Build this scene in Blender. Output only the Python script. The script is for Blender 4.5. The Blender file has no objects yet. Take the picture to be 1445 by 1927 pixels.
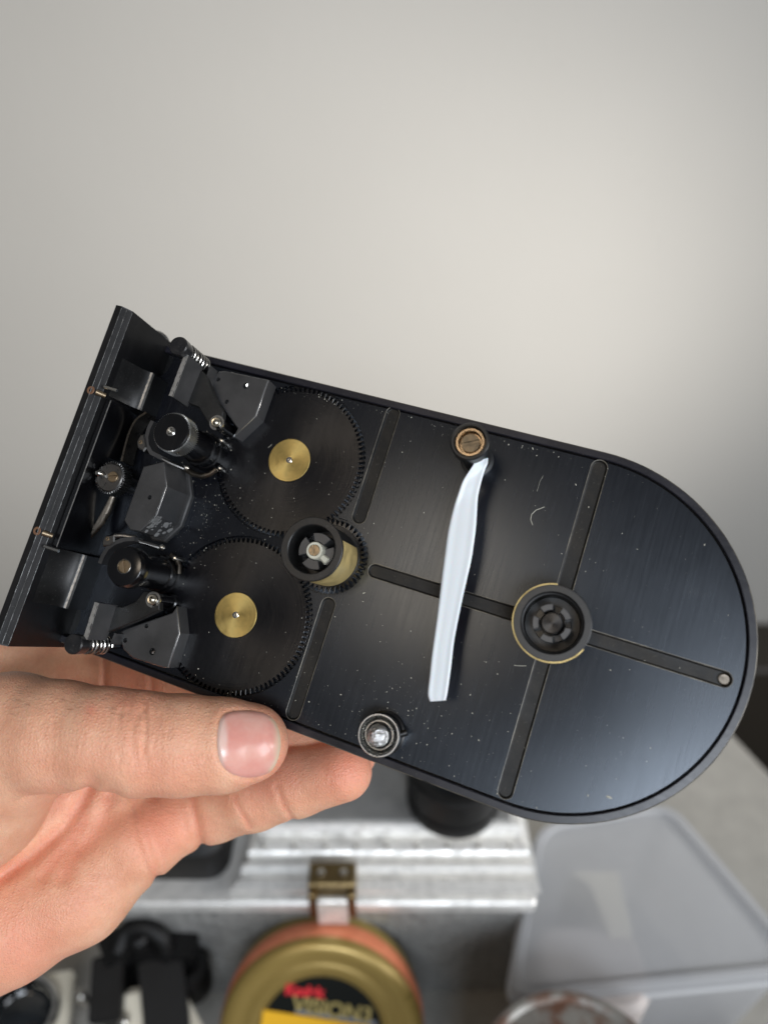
import bpy, bmesh, math, random
import numpy as np
from mathutils import Vector, Matrix
from mathutils.geometry import delaunay_2d_cdt
R = math.radians
PI = math.pi
random.seed(7)
rng = np.random.default_rng(3)
S = bpy.context.scene
C = S.collection
MM = 0.001

# ------------------------------------------------------------------ camera
FPX, CX, CY = 1392.0, 722.5, 963.5            # focal length in photo pixels, photo centre
PITCH = 35.0
cd = bpy.data.cameras.new('camera'); cam = bpy.data.objects.new('camera', cd); C.objects.link(cam)
cam.location = (0, 0, 0.52); cam.rotation_euler = (R(90 - PITCH), 0, 0)
cd.sensor_fit = 'AUTO'; cd.sensor_width = 36; cd.lens = 26.0
cd.clip_start = 0.01; cd.clip_end = 50
cd.dof.use_dof = True; cd.dof.focus_distance = 0.176; cd.dof.aperture_fstop = 7.6
S.camera = cam
CM = Matrix.Translation(cam.location) @ cam.rotation_euler.to_matrix().to_4x4()

# ------------------------------------------------------------------ light
S.view_settings.view_transform = 'Standard'; S.view_settings.look = 'None'
S.view_settings.exposure = 0.0; S.view_settings.gamma = 1.0
w = bpy.data.worlds.new('World'); S.world = w; w.use_nodes = True
bg = w.node_tree.nodes['Background']; bg.inputs[0].default_value = (0.9, 0.94, 1.0, 1); bg.inputs[1].default_value = 0.13

def camdir(right_deg, up_deg):
    """world direction seen from the camera looking backwards, then right / up of that axis"""
    v = Vector((math.tan(R(right_deg)), math.tan(R(up_deg)), 1.0)).normalized()
    return (CM.to_3x3() @ v).normalized()
def area(name, loc, target, sx, sy, power, col):
    l = bpy.data.lights.new(name, 'AREA'); l.shape = 'RECTANGLE'; l.size = sx; l.size_y = sy
    l.energy = power; l.color = col
    o = bpy.data.objects.new(name, l); C.objects.link(o); o.location = loc
    o.rotation_euler = (Vector(target) - Vector(loc)).to_track_quat('-Z', 'Y').to_euler()
    return o
MAGC = CM @ Vector((0, 0, -0.178))
area('window_light', cam.location + camdir(5, -6) * 1.1, MAGC, 0.50, 0.32, 11.8, (0.84, 0.91, 1.0))
area('side_window_light', cam.location + camdir(62, -24) * 0.95, MAGC, 0.5, 0.6, 7.6, (0.90, 0.94, 1.0))
area('ceiling_light', cam.location + camdir(-24, 19) * 1.3, MAGC, 0.30, 0.30, 2.6, (1.0, 0.84, 0.66))
sp = bpy.data.lights.new('wall_light', 'SPOT'); sp.energy = 88; sp.spot_size = R(50); sp.spot_blend = 1.0
sp.shadow_soft_size = 0.15; sp.color = (1.0, 0.97, 0.93)
so = bpy.data.objects.new('wall_light', sp); C.objects.link(so); so.location = (0.95, 0.02, 0.40)
so.rotation_euler = (Vector((-0.27, 0.74, 0.18)) - so.location).to_track_quat('-Z', 'Y').to_euler()

# ------------------------------------------------------------------ measuring helpers
def ray(px, py):
    return (CM.to_3x3() @ Vector((px - CX, -(py - CY), -FPX))).normalized()
def onz(px, py, z):
    d = ray(px, py); t = (z - cam.location.z) / d.z; return cam.location + d * t
def ony(px, py, y):
    d = ray(px, py); t = (y - cam.location.y) / d.y; return cam.location + d * t
def cmm(px, py, z):                            # camera frame, mm, x right y down z ahead
    return np.array([(px - CX) / FPX * z, (py - CY) / FPX * z, z])
def cam2world(P):
    M = np.array(CM); P = np.asarray(P, float) * MM
    Q = np.c_[P[:, 0], -P[:, 1], -P[:, 2], np.ones(len(P))]
    return (Q @ M.T)[:, :3]
# plane of the magazine's plate
D = 170.0
_n = np.array([1040 - 722.5, 1230 - 963.5, FPX]); _n /= np.linalg.norm(_n)
_u = np.array([1, .25, 0]); _u = _u - _u @ _n * _n; _u /= np.linalg.norm(_u); _v = np.cross(_n, _u)
_a = R(3.82); EX = _u * math.cos(_a) + _v * math.sin(_a); EY = _u * math.sin(_a) - _v * math.cos(_a); EZ = -_n
ORG = -0.3175 * _u - 5.602 * _v + D * _n + 0.2 * EY
def at(px, py, h=0.0):
    """plate coordinates (mm) of the point seen at a photo pixel, h mm above the plate"""
    d = np.array([px - CX, py - CY, FPX]); t = (D - h) / (d @ _n); X = d * t - ORG
    return np.array([X @ EX, X @ EY])

# ------------------------------------------------------------------ materials
def mat(name, base, rough=0.5, metal=0.0, spec=0.5):
    m = bpy.data.materials.new(name); m.use_nodes = True
    b = m.node_tree.nodes['Principled BSDF']
    b.inputs['Base Color'].default_value = (*base, 1); b.inputs['Roughness'].default_value = rough
    b.inputs['Metallic'].default_value = metal; b.inputs['Specular IOR Level'].default_value = spec
    return m
def N(m, t, **k):
    n = m.node_tree.nodes.new(t)
    for a, v in k.items(): setattr(n, a, v)
    return n
def L(m, a, b): m.node_tree.links.new(a, b)
def bsdf(m): return m.node_tree.nodes['Principled BSDF']
def coords(m, scale=(1, 1, 1), rot=(0, 0, 0)):
    t = N(m, 'ShaderNodeTexCoord'); p = N(m, 'ShaderNodeMapping')
    p.inputs['Scale'].default_value = scale; p.inputs['Rotation'].default_value = rot
    L(m, t.outputs['Object'], p.inputs['Vector']); return p.outputs['Vector']
def noise(m, vec, scale, detail=4, rough=0.55, dist=0.0):
    n = N(m, 'ShaderNodeTexNoise'); n.inputs['Scale'].default_value = scale; n.inputs['Detail'].default_value = detail
    n.inputs['Roughness'].default_value = rough; n.inputs['Distortion'].default_value = dist
    L(m, vec, n.inputs['Vector']); return n.outputs['Fac']
def ramp(m, fac, stops):
    r = N(m, 'ShaderNodeValToRGB'); e = r.color_ramp.elements
    while len(e) < len(stops): e.new(0.5)
    for i, (p, c) in enumerate(stops):
        e[i].position = p; e[i].color = (*c, 1) if len(c) == 3 else c
    L(m, fac, r.inputs['Fac']); return r.outputs['Color']
def g(v): return (v, v, v)
def mixc(m, fac, a, b, mode='MIX'):
    x = N(m, 'ShaderNodeMix'); x.data_type = 'RGBA'; x.blend_type = mode
    for s, v in ((x.inputs[0], fac), (x.inputs[6], a), (x.inputs[7], b)):
        if hasattr(v, 'node'): L(m, v, s)
        elif isinstance(v, (int, float)): s.default_value = v
        else: s.default_value = (*v, 1)
    return x.outputs[2]
def bump(m, h, strength=0.2, dist=0.0002, normal=None):
    b = N(m, 'ShaderNodeBump'); b.inputs['Strength'].default_value = strength; b.inputs['Distance'].default_value = dist
    L(m, h, b.inputs['Height'])
    if normal is not None: L(m, normal, b.inputs['Normal'])
    return b.outputs['Normal']

def black_metal(name, base=0.012, r0=0.28, r1=0.45, blue=1.15, aniso=0.0, streak=(900, 60, 400), wear=0.0, spec=0.5):
    base *= 0.26; m = mat(name, (base, base, base * blue), 0.35, 0.0, spec); b = bsdf(m)
    v = coords(m, (1, 1, 1)); vs = coords(m, streak)
    n1 = noise(m, vs, 1.0, 3); n2 = noise(m, v, 90, 5, 0.6); n3 = noise(m, v, 2500, 2)
    L(m, ramp(m, mixc(m, 0.5, n1, n2), [(0.3, g(r0)), (0.7, g(r1))]), b.inputs['Roughness'])
    c = ramp(m, n2, [(0.35, (base * .8, base * .8, base * .8 * blue)), (0.65, (base * 1.5, base * 1.45, base * 1.45 * blue))])
    if wear:
        c = mixc(m, ramp(m, n3, [(0.62, g(0)), (0.75, g(wear))]), c, (0.09, 0.085, 0.08))
    L(m, c, b.inputs['Base Color'])
    L(m, bump(m, n1, 0.12, 0.00005), b.inputs['Normal'])
    if aniso:
        b.inputs['Anisotropic'].default_value = aniso
        t = N(m, 'ShaderNodeTangent'); t.direction_type = 'RADIAL'; t.axis = 'Z'; L(m, t.outputs[0], b.inputs['Tangent'])
    return m
def metal(name, base, rough=0.25, aniso=0.0, dirt=0.3, scale=700):
    m = mat(name, base, rough, 1.0); b = bsdf(m)
    v = coords(m); n = noise(m, v, scale, 4, 0.6)
    L(m, mixc(m, ramp(m, n, [(0.45, g(0)), (0.75, g(dirt))]), base, tuple(x * .25 for x in base)), b.inputs['Base Color'])
    L(m, ramp(m, n, [(0.3, g(rough * .7)), (0.7, g(min(1, rough * 1.5)))]), b.inputs['Roughness'])
    if aniso:
        b.inputs['Anisotropic'].default_value = aniso
        t = N(m, 'ShaderNodeTangent'); t.direction_type = 'RADIAL'; t.axis = 'Z'; L(m, t.outputs[0], b.inputs['Tangent'])
    return m
def concentric(m, freq, strength=0.25):
    """fine turning rings about the object's own axis"""
    b = bsdf(m); v = coords(m); x = N(m, 'ShaderNodeVectorMath'); x.operation = 'MULTIPLY'; x.inputs[1].default_value = (1, 1, 0)
    L(m, v, x.inputs[0]); ln = N(m, 'ShaderNodeVectorMath'); ln.operation = 'LENGTH'; L(m, x.outputs[0], ln.inputs[0])
    n = N(m, 'ShaderNodeTexNoise'); n.noise_dimensions = '1D'; n.inputs['Scale'].default_value = freq; n.inputs['Detail'].default_value = 3
    L(m, ln.outputs['Value'], n.inputs['W']); L(m, bump(m, n.outputs['Fac'], strength, 0.00003), b.inputs['Normal'])

M = {}
M['plate'] = black_metal('black_anodised_plate', 0.009, 0.20, 0.34, 1.6, 0.45, (1100, 45, 400))
def _plate(m):
    b = bsdf(m); v = coords(m)
    def streak(sx, sy, ang, lo, hi):
        return ramp(m, noise(m, coords(m, (sx, sy, 300), (0, 0, R(ang))), 1.0, 4, .6), [(lo, g(0)), (hi, g(1))])
    s1, s2, s3 = streak(1300, 60, 4, .35, .7), streak(1500, 80, 58, .45, .8), streak(1200, 70, -38, .45, .8)
    sc = mixc(m, .5, mixc(m, .5, s2, s3), s1)
    sm = noise(m, v, 45, 6, .65, .6)
    L(m, ramp(m, mixc(m, .55, sc, sm), [(.2, g(.235)), (.8, g(.31))]), b.inputs['Roughness'])
    fine = ramp(m, noise(m, coords(m, (2600, 25, 300), (0, 0, R(27))), 1.0, 2), [(.66, g(0)), (.75, g(1))])
    fine2 = ramp(m, noise(m, coords(m, (2600, 30, 300), (0, 0, R(-62))), 1.0, 2), [(.67, g(0)), (.75, g(1))])
    wear = ramp(m, noise(m, v, 30, 5, .6), [(.5, g(0)), (.75, g(1))])
    col = ramp(m, sm, [(.3, (.0028, .003, .0042)), (.55, (.004, .0042, .006)), (.75, (.0075, .007, .0075))])
    f = mixc(m, 1.0, mixc(m, .5, fine, fine2), wear, 'MULTIPLY')
    L(m, mixc(m, f, col, (.10, .10, .105)), b.inputs['Base Color'])
    L(m, bump(m, sc, .02, .00003), b.inputs['Normal'])
_plate(M['plate'])
bsdf(M['plate']).inputs['Specular Tint'].default_value = (.82, .90, 1.0, 1)
M['gear'] = black_metal('black_turned_gear', 0.010, 0.20, 0.29, 1.3, 0.6, spec=.42); concentric(M['gear'], 2600, 0.35)
M['body'] = black_metal('black_satin_body', 0.010, 0.30, 0.46, 1.1)
M['rim'] = black_metal('blue_black_brushed_rim', 0.030, 0.26, 0.38, 1.5, 0.0, (300, 900, 300), 0.4, spec=.4)
M['groove'] = black_metal('dull_black_channel', 0.020, 0.40, 0.6, 0.85, 0.0, (120, 300, 300), 0.7, spec=.3)
def _gv(m):
    b = bsdf(m); v = coords(m); n1 = noise(m, v, 110, 7, .7); n2 = noise(m, v, 1600, 3)
    c = mixc(m, ramp(m, n1, [(.45, g(0)), (.7, g(.8))]), (.0045, .0042, .0038), (.024, .019, .013))
    L(m, mixc(m, ramp(m, n2, [(.62, g(0)), (.74, g(.5))]), c, (.07, .065, .055)), b.inputs['Base Color'])
_gv(M['groove'])
M['block'] = black_metal('dark_satin_block', 0.10, 0.34, 0.48, 1.0, 0, (300, 300, 300), 0.25)
M['gloss'] = black_metal('glossy_black_roller', 0.008, 0.16, 0.26, 1.2)
M['worn'] = metal('worn_bare_edge', (0.42, 0.41, 0.39), 0.4, 0, 0.95, 700); bsdf(M['worn']).inputs['Metallic'].default_value = .8
M['steel'] = metal('bright_steel', (0.62, 0.60, 0.56), 0.2, 0, 0.5)
M['dsteel'] = metal('blackened_steel', (0.16, 0.155, 0.15), 0.33, 0, 0.6)
M['knurl'] = metal('knurled_steel', (0.34, 0.335, 0.33), 0.28, 0, 0.6)
M['brass'] = metal('turned_brass', (0.50, 0.38, 0.14), 0.38, 0.45, 0.35, 260); concentric(M['brass'], 1500, 0.5)
M['brassdrum'] = metal('plain_brass', (0.80, 0.62, 0.27), 0.5, 0, 0.25, 300); bsdf(M['brassdrum']).inputs['Metallic'].default_value = 0.75
M['bronze'] = metal('dull_bronze_screw', (0.34, 0.26, 0.17), 0.36, 0, 0.5, 900)
M['copper'] = metal('warm_copper_ring', (0.56, 0.41, 0.26), 0.28, 0, 0.45, 900)
M['rust'] = mat('rusty_pin', (0.17, 0.085, 0.045), 0.6, 0.3)
M['chip'] = mat('bare_chipped_metal', (0.26, 0.26, 0.255), 0.4, 0.3)
M['cream'] = mat('cream_nylon', (0.55, 0.53, 0.43), 0.4)
M['hole'] = mat('hole_shade_black', (0.004, 0.004, 0.004), 0.6)
M['dust'] = mat('pale_dust', (0.45, 0.43, 0.36), 0.9)
M['chrome'] = metal('chrome', (0.75, 0.75, 0.75), 0.10, 0, 0.3)

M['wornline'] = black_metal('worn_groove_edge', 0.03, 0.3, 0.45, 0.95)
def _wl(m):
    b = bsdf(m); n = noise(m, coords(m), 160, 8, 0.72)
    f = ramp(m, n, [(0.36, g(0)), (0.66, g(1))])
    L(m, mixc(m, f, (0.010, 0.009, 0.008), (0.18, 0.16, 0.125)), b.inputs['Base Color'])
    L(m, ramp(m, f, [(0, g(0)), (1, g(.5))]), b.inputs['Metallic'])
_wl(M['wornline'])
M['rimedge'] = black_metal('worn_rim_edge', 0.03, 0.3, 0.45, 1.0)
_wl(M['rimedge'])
M['guide'] = black_metal('rubbed_black_guide', 0.014, 0.3, 0.42, 1.0, 0, (300, 300, 300), 0.4)
M['edge'] = metal('rubbed_block_edge', (0.42, 0.41, 0.40), 0.34, 0, 0.9, 500)
M['fline'] = metal('rubbed_chamfer_highlight', (0.10, 0.10, 0.097), 0.4, 0, 0.9, 500)
M['tooth'] = black_metal('black_core_tooth', 0.17, 0.3, 0.45, 1.0, 0, (300, 300, 300), 0.3)
M['oldbronze'] = metal('old_bronze', (0.20, 0.16, 0.11), 0.36, 0, 0.6, 900)
M['core'] = black_metal('worn_black_core', 0.018, 0.34, 0.5, 1.0, 0, (300, 300, 300), 0.4)
M['body2'] = black_metal('oily_black_lever', 0.035, 0.22, 0.4, 0.95, 0, (300, 300, 300), 0.3)
M['dsteel2'] = black_metal('scuffed_dark_chamfer', 0.04, 0.42, 0.6, 1.0, 0, (1500, 18, 1500), 0.3, spec=.16)
M['dbronze'] = metal('dark_bronze', (0.13, 0.112, 0.092), 0.32, 0, 0.5, 600)
M['dchrome'] = metal('worn_dark_chrome', (0.55, 0.55, 0.54), 0.28, 0, 0.6, 900)
M['plunger'] = black_metal('worn_plunger', 0.03, 0.25, 0.4, 1.1, 0.3, (300, 300, 300), 0.4)
M['spring'] = metal('spring_wire', (0.50, 0.48, 0.44), 0.22, 0, 0.6, 900)
M['axle'] = metal('turned_axle', (0.66, 0.60, 0.48), 0.24, 0.3, 0.4, 900)
M['knurl2'] = metal('dark_knurl', (0.52, 0.52, 0.51), 0.3, 0, 0.5)
M['dented'] = metal('dented_ball', (0.72, 0.72, 0.72), 0.16, 0, 0.3)
L(M['dented'], bump(M['dented'], noise(M['dented'], coords(M['dented']), 1100, 4), 1.0, 0.0009), bsdf(M['dented']).inputs['Normal'])
M['white'] = mat('white_plastic_leader', (0.65, 0.68, 0.70), 0.36)
bsdf(M['white']).inputs['Subsurface Weight'].default_value = 0.15
bsdf(M['white']).inputs['Subsurface Scale'].default_value = 0.001

# ------------------------------------------------------------------ mesh builder (mm)
class MB:
    def __init__(s): s.v = []; s.f = []
    def add(s, vs, fs):
        k = len(s.v); s.v += [tuple(map(float, p)) for p in vs]; s.f += [tuple(i + k for i in q) for q in fs]
    def lathe(s, c, prof, n=48, closed=False):
        """prof: (radius, z) from bottom/outside to top/inside"""
        vs = [];
        for r, z in prof:
            for i in range(n):
                a = 2 * PI * i / n; vs.append((c[0] + r * math.cos(a), c[1] + r * math.sin(a), z))
        fs = []
        m = len(prof); rg = range(m if closed else m - 1)
        for j in rg:
            j2 = (j + 1) % m
            for i in range(n):
                i2 = (i + 1) % n; fs.append((j * n + i, j * n + i2, j2 * n + i2, j2 * n + i))
        s.add(vs, fs)
        return s
    def cyl(s, c, r, z0, z1, n=32, bev=0.2):
        s.lathe(c, [(0.001, z0), (r, z0), (r, z1 - bev), (r - bev, z1), (0.001, z1)], n); return s
    def prism(s, poly, z0, z1, bev=0.0):
        poly = ccw(poly); n = len(poly)
        rings = [(poly, z0)]
        if bev: rings += [(poly, z1 - bev), (inset(poly, bev), z1)]
        else: rings += [(poly, z1)]
        vs = []; fs = []
        for p, z in rings: vs += [(x, y, z) for x, y in p]
        for j in range(len(rings) - 1):
            for i in range(n):
                i2 = (i + 1) % n; fs.append((j * n + i, j * n + i2, (j + 1) * n + i2, (j + 1) * n + i))
        k = (len(rings) - 1) * n
        fs.append(tuple(range(k, k + n))); fs.append(tuple(range(n - 1, -1, -1)))
        s.add(vs, fs); return s
    def tube(s, pts, r, n=8, cap=True):
        P = [Vector(p) for p in pts]; up = None; vs = []; rr = r if hasattr(r, '__len__') else [r] * len(P)
        for i, p in enumerate(P):
            t = (P[min(i + 1, len(P) - 1)] - P[max(i - 1, 0)]).normalized()
            if up is None: up = t.orthogonal().normalized()
            up = (up - t * up.dot(t)).normalized(); b = t.cross(up)
            for k in range(n):
                a = 2 * PI * k / n; vs.append(p + (up * math.cos(a) + b * math.sin(a)) * rr[i])
        fs = [(i * n + k, i * n + (k + 1) % n, (i + 1) * n + (k + 1) % n, (i + 1) * n + k) for i in range(len(P) - 1) for k in range(n)]
        if cap: fs += [tuple(range(n - 1, -1, -1)), tuple(range((len(P) - 1) * n, len(P) * n))]
        s.add(vs, fs); return s
    def box(s, x0, x1, y0, y1, z0, z1):
        return s.prism([(x0, y0), (x1, y0), (x1, y1), (x0, y1)], z0, z1, min(0.15, (x1 - x0) / 5, (y1 - y0) / 5))
    def sweep_y(s, prof, y0, y1):
        """prof polygon in (x, z), extruded along y"""
        n = len(prof); vs = [(x, y0, z) for x, z in prof] + [(x, y1, z) for x, z in prof]
        fs = [(i, (i + 1) % n, n + (i + 1) % n, n + i) for i in range(n)] + [tuple(range(n - 1, -1, -1)), tuple(range(n, 2 * n))]
        s.add(vs, fs); return s
    def build(s, name, m, parent=None, org=(0, 0, 0), k=MM, sharp=35, normals=True):
        me = bpy.data.meshes.new(name)
        o = Vector(org)
        me.from_pydata([tuple((Vector(p) - o) * k) for p in s.v], [], s.f)
        bm = bmesh.new(); bm.from_mesh(me); bmesh.ops.remove_doubles(bm, verts=bm.verts, dist=1e-7)
        if normals: bmesh.ops.recalc_face_normals(bm, faces=bm.faces)
        bm.to_mesh(me); bm.free()
        me.materials.append(m)
        me.polygons.foreach_set('use_smooth', [True] * len(me.polygons)); me.set_sharp_from_angle(angle=R(sharp))
        ob = bpy.data.objects.new(name, me); C.objects.link(ob)
        pc = Vector((0, 0, 0))
        if parent is not None:
            ob.parent = parent; pc = Vector(parent.get('_org', (0, 0, 0)))
        ob.location = (o - pc) * k
        ob['_org'] = list(o)
        return ob
def area2(p): return sum(p[i][0] * p[(i + 1) % len(p)][1] - p[(i + 1) % len(p)][0] * p[i][1] for i in range(len(p)))
def ccw(p): p = [tuple(map(float, q)) for q in p]; return p if area2(p) > 0 else p[::-1]
def inset(p, d):
    out = []; n = len(p)
    for i in range(n):
        a, b, c = Vector(p[i - 1]), Vector(p[i]), Vector(p[(i + 1) % n])
        e1 = (b - a).normalized(); e2 = (c - b).normalized()
        n1 = Vector((-e1.y, e1.x)); n2 = Vector((-e2.y, e2.x)); k = 1 + n1.dot(n2)
        q = b + (n1 + n2) * (d / max(k, 0.4)); out.append((q.x, q.y))
    return out
def circle(c, r, n=64): return [(c[0] + r * math.cos(2 * PI * i / n), c[1] + r * math.sin(2 * PI * i / n)) for i in range(n)]
def stadium(a, b, r, n=10):
    a, b = Vector(a), Vector(b); t = math.atan2(b.y - a.y, b.x - a.x)
    return [(b.x + r * math.cos(t - PI / 2 + PI * i / n), b.y + r * math.sin(t - PI / 2 + PI * i / n)) for i in range(n + 1)] + \
           [(a.x + r * math.cos(t + PI / 2 + PI * i / n), a.y + r * math.sin(t + PI / 2 + PI * i / n)) for i in range(n + 1)]
def inside(p, poly):
    x, y = p; c = False; j = len(poly) - 1
    for i in range(len(poly)):
        xi, yi = poly[i]; xj, yj = poly[j]
        if (yi > y) != (yj > y) and x < (xj - xi) * (y - yi) / (yj - yi) + xi: c = not c
        j = i
    return c
def relief(mb, outer, regions, z, base):
    """plate with pockets: regions = [(loop, depth or None)], None cuts right through (another part fills it)"""
    loops = [ccw(outer)] + [ccw(l) for l, d in regions]
    pts = []; ed = []
    for l in loops:
        k = len(pts); pts += [Vector(p) for p in l]; ed += [(k + i, k + (i + 1) % len(l)) for i in range(len(l))]
    V, E_, F, *_ = delaunay_2d_cdt(pts, ed, [], 0, 1e-5)
    hs = []
    for f in F:
        c = sum((V[i] for i in f), Vector((0, 0))) / len(f)
        if not inside(c, loops[0]): hs.append('out'); continue
        h = z
        for (l, d), lp in zip(regions, loops[1:]):
            if inside(c, lp): h = None if d is None else (None if h is None else min(h, z - d))
        hs.append(h)
    emap = {}
    for fi, f in enumerate(F):
        for i in range(len(f)):
            emap.setdefault(tuple(sorted((f[i], f[(i + 1) % len(f)]))), []).append(fi)
        if hs[fi] not in ('out', None): mb.add([(V[i].x, V[i].y, hs[fi]) for i in f], [tuple(range(len(f)))])
    for (a, b), fs in emap.items():
        q = [hs[i] for i in fs] + (['out'] if len(fs) == 1 else [])
        q = [base if h in ('out', None) else h for h in q]
        if len(q) == 2 and q[0] != q[1]:
            if all(hs[i] in ('out', None) for i in fs): continue
            mb.add([(V[a].x, V[a].y, q[0]), (V[b].x, V[b].y, q[0]), (V[b].x, V[b].y, q[1]), (V[a].x, V[a].y, q[1])], [(0, 1, 2, 3)])

def thing(name, label, cat, loc=(0, 0, 0), group=None):
    o = bpy.data.objects.new(name, None); C.objects.link(o); o.location = loc; o.empty_display_size = 0.02
    o['label'] = label; o['category'] = cat
    if group: o['group'] = group
    return o
def tag(o, label, cat, group=None):
    o['label'] = label; o['category'] = cat
    if group: o['group'] = group
    return o

# ================================================================== SETTING
wallm = mat('painted_wall', (0.58, 0.565, 0.535), 0.85)
v = coords(wallm); L(wallm, bump(wallm, noise(wallm, v, 120, 6), 0.14, 0.0015), bsdf(wallm).inputs['Normal'])
L(wallm, ramp(wallm, noise(wallm, v, 3, 3), [(0.3, (0.42, 0.402, 0.368)), (0.7, (0.44, 0.422, 0.388))]), bsdf(wallm).inputs['Base Color'])
YW = 0.74
def quad(name, pts, m, kind='structure'):
    b = MB(); b.add(pts, [(0, 1, 2, 3)]); o = b.build(name, m, None, k=1.0); o['kind'] = kind; return o
quad('wall', [(-2.5, YW, -0.75), (2.5, YW, -0.75), (2.5, YW, 2.2), (-2.5, YW, 2.2)], wallm)
floorm = mat('dark_floor', (0.07, 0.06, 0.05), 0.6)
L(floorm, ramp(floorm, noise(floorm, coords(floorm), 6, 5), [(0.3, (0.05, 0.045, 0.04)), (0.7, (0.09, 0.08, 0.07))]), bsdf(floorm).inputs['Base Color'])
quad('floor', [(-2.5, -2.5, -0.75), (2.5, -2.5, -0.75), (2.5, YW, -0.75), (-2.5, YW, -0.75)], floorm)

tablem = mat('grey_laminate', (0.30, 0.285, 0.26), 0.5)
vt = coords(tablem)
L(tablem, ramp(tablem, noise(tablem, vt, 60, 6, 0.7), [(0.3, (0.26, 0.25, 0.225)), (0.7, (0.33, 0.315, 0.285))]), bsdf(tablem).inputs['Base Color'])
L(tablem, bump(tablem, noise(tablem, vt, 900, 3), 0.1, 0.0003), bsdf(tablem).inputs['Normal'])
a = onz(1372, 1372, 0); b_ = onz(1500, 1508, 0); dr = (b_ - a).normalized()
r0 = a - dr * 0.04; r1 = a + dr * 0.9
table = thing('table', 'grey laminate table under the silver case and boxes', 'table', (0, 0.1, -0.75))
table['_org'] = [0, 0.1, -0.75]
bt = MB(); bt.prism([(-0.9, -0.6), (r1.x, -0.6), (r1.x, r1.y), (r0.x, r0.y), (-0.9, r0.y)], -0.03, 0.0, 0.003)
bt.build('tabletop', tablem, table, (0, 0.1, 0), k=1.0)
for x, y in ((-0.8, -0.5), (-0.8, 0.25), (0.25, 0.25), (0.35, -0.5)):
    lb = MB(); lb.prism([(x - .02, y - .02), (x + .02, y - .02), (x + .02, y + .02), (x - .02, y + .02)], -0.748, -0.0305, 0.002)
    lb.build('leg', M['dsteel'], table, (x, y, -0.75), k=1.0)

gapm = mat('dark_gap_filler', (0.035, 0.028, 0.02), 0.5)  # dark block added in place of the shade between table and wall
# ================================================================== BACKGROUND OBJECTS on the table
B = {}
def dimpled(name, base, rough, sc, st):
    m = metal(name, base, rough, 0, 0.25, 60); bsdf(m).inputs['Metallic'].default_value = .3; v = coords(m)
    vo = N(m, 'ShaderNodeTexVoronoi'); vo.inputs['Scale'].default_value = sc; vo.inputs['Randomness'].default_value = .55; L(m, v, vo.inputs['Vector'])
    L(m, bump(m, vo.outputs['Distance'], st, .0012), bsdf(m).inputs['Normal']); return m
B['dimple'] = dimpled('embossed_aluminium', (0.31, 0.31, 0.30), .30, 135, 1.0)
B['lidtop'] = dimpled('scuffed_grey_lid', (0.22, 0.22, 0.215), .45, 500, .35)
B['alu'] = metal('bare_aluminium_rail', (0.82, 0.81, 0.78), .36, 0, .5, 140); bsdf(B['alu']).inputs['Metallic'].default_value = .5
B['olive'] = mat('olive_gold_lacquer', (0.30, 0.21, 0.06), .3, .4)
L(B['olive'], ramp(B['olive'], noise(B['olive'], coords(B['olive']), 60, 4), [(.3, g(.26)), (.7, g(.38))]), bsdf(B['olive']).inputs['Roughness'])
B['olive2'] = mat('olive_gold_can_side', (0.34, 0.25, 0.07), .38, .2)
B['tape'] = mat('orange_tape', (0.66, 0.20, 0.09), .5); v = coords(B['tape'])
L(B['tape'], ramp(B['tape'], noise(B['tape'], v, 160, 5, .7), [(.3, (0.60, 0.17, 0.08)), (.7, (0.74, 0.26, 0.13))]), bsdf(B['tape']).inputs['Base Color'])
B['label'] = mat('black_label', (0.005, 0.006, 0.005), .6, 0, .15)
B['yellow'] = mat('yellow_label', (0.85, 0.46, 0.015), .5)
B['red'] = mat('red_print', (0.65, 0.02, 0.03), .5)
B['goldp'] = mat('gold_print', (0.34, 0.27, 0.09), .5)
B['greyp'] = mat('grey_print', (0.18, 0.19, 0.21), .5)
B['ink'] = mat('dark_print', (0.10, 0.06, 0.01), .5)
B['blackp'] = black_metal('matt_black_plastic', 0.010, .45, .6, 1.0, spec=.3)
B['beige'] = mat('ivory_plastic', (0.60, 0.56, 0.46), .4)
B['glass'] = mat('dark_lens_glass', (0.01, 0.012, 0.014), .05)
B['latch'] = metal('old_brass_latch', (0.20, 0.145, 0.07), .35, 0, .6, 200)
ru = mat('rusty_tin', (0.15, 0.12, 0.10), .45, .2); v = coords(ru); n1 = noise(ru, v, 38, 6, .65); n2 = noise(ru, v, 90, 5, .7)
c_ = mixc(ru, ramp(ru, n2, [(.45, g(0)), (.62, g(1))]), ramp(ru, n1, [(.35, (0.10, 0.085, 0.075)), (.6, (0.20, 0.19, 0.17))]), (0.10, 0.045, 0.025)); L(ru, c_, bsdf(ru).inputs['Base Color'])
L(ru, ramp(ru, n2, [(.4, g(.3)), (.65, g(.75))]), bsdf(ru).inputs['Roughness'])
def milky(name, alpha, col):
    m = mat(name, col, .35); b = bsdf(m); t = N(m, 'ShaderNodeBsdfTransparent'); x = N(m, 'ShaderNodeMixShader')
    tr = N(m, 'ShaderNodeBsdfTranslucent'); tr.inputs[0].default_value = (*col, 1); y = N(m, 'ShaderNodeMixShader'); y.inputs[0].default_value = .4
    L(m, b.outputs[0], y.inputs[1]); L(m, tr.outputs[0], y.inputs[2])
    L(m, noise_alpha(m, alpha), x.inputs[0]); L(m, t.outputs[0], x.inputs[1]); L(m, y.outputs[0], x.inputs[2])
    L(m, x.outputs[0], m.node_tree.nodes['Material Output'].inputs['Surface']); return m
def noise_alpha(m, a):
    n = noise(m, coords(m), 14, 3); return ramp(m, n, [(.3, g(a - .05)), (.7, g(a + .05))])
B['milk'] = milky('milky_polypropylene', .68, (0.52, 0.53, 0.55))
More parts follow.
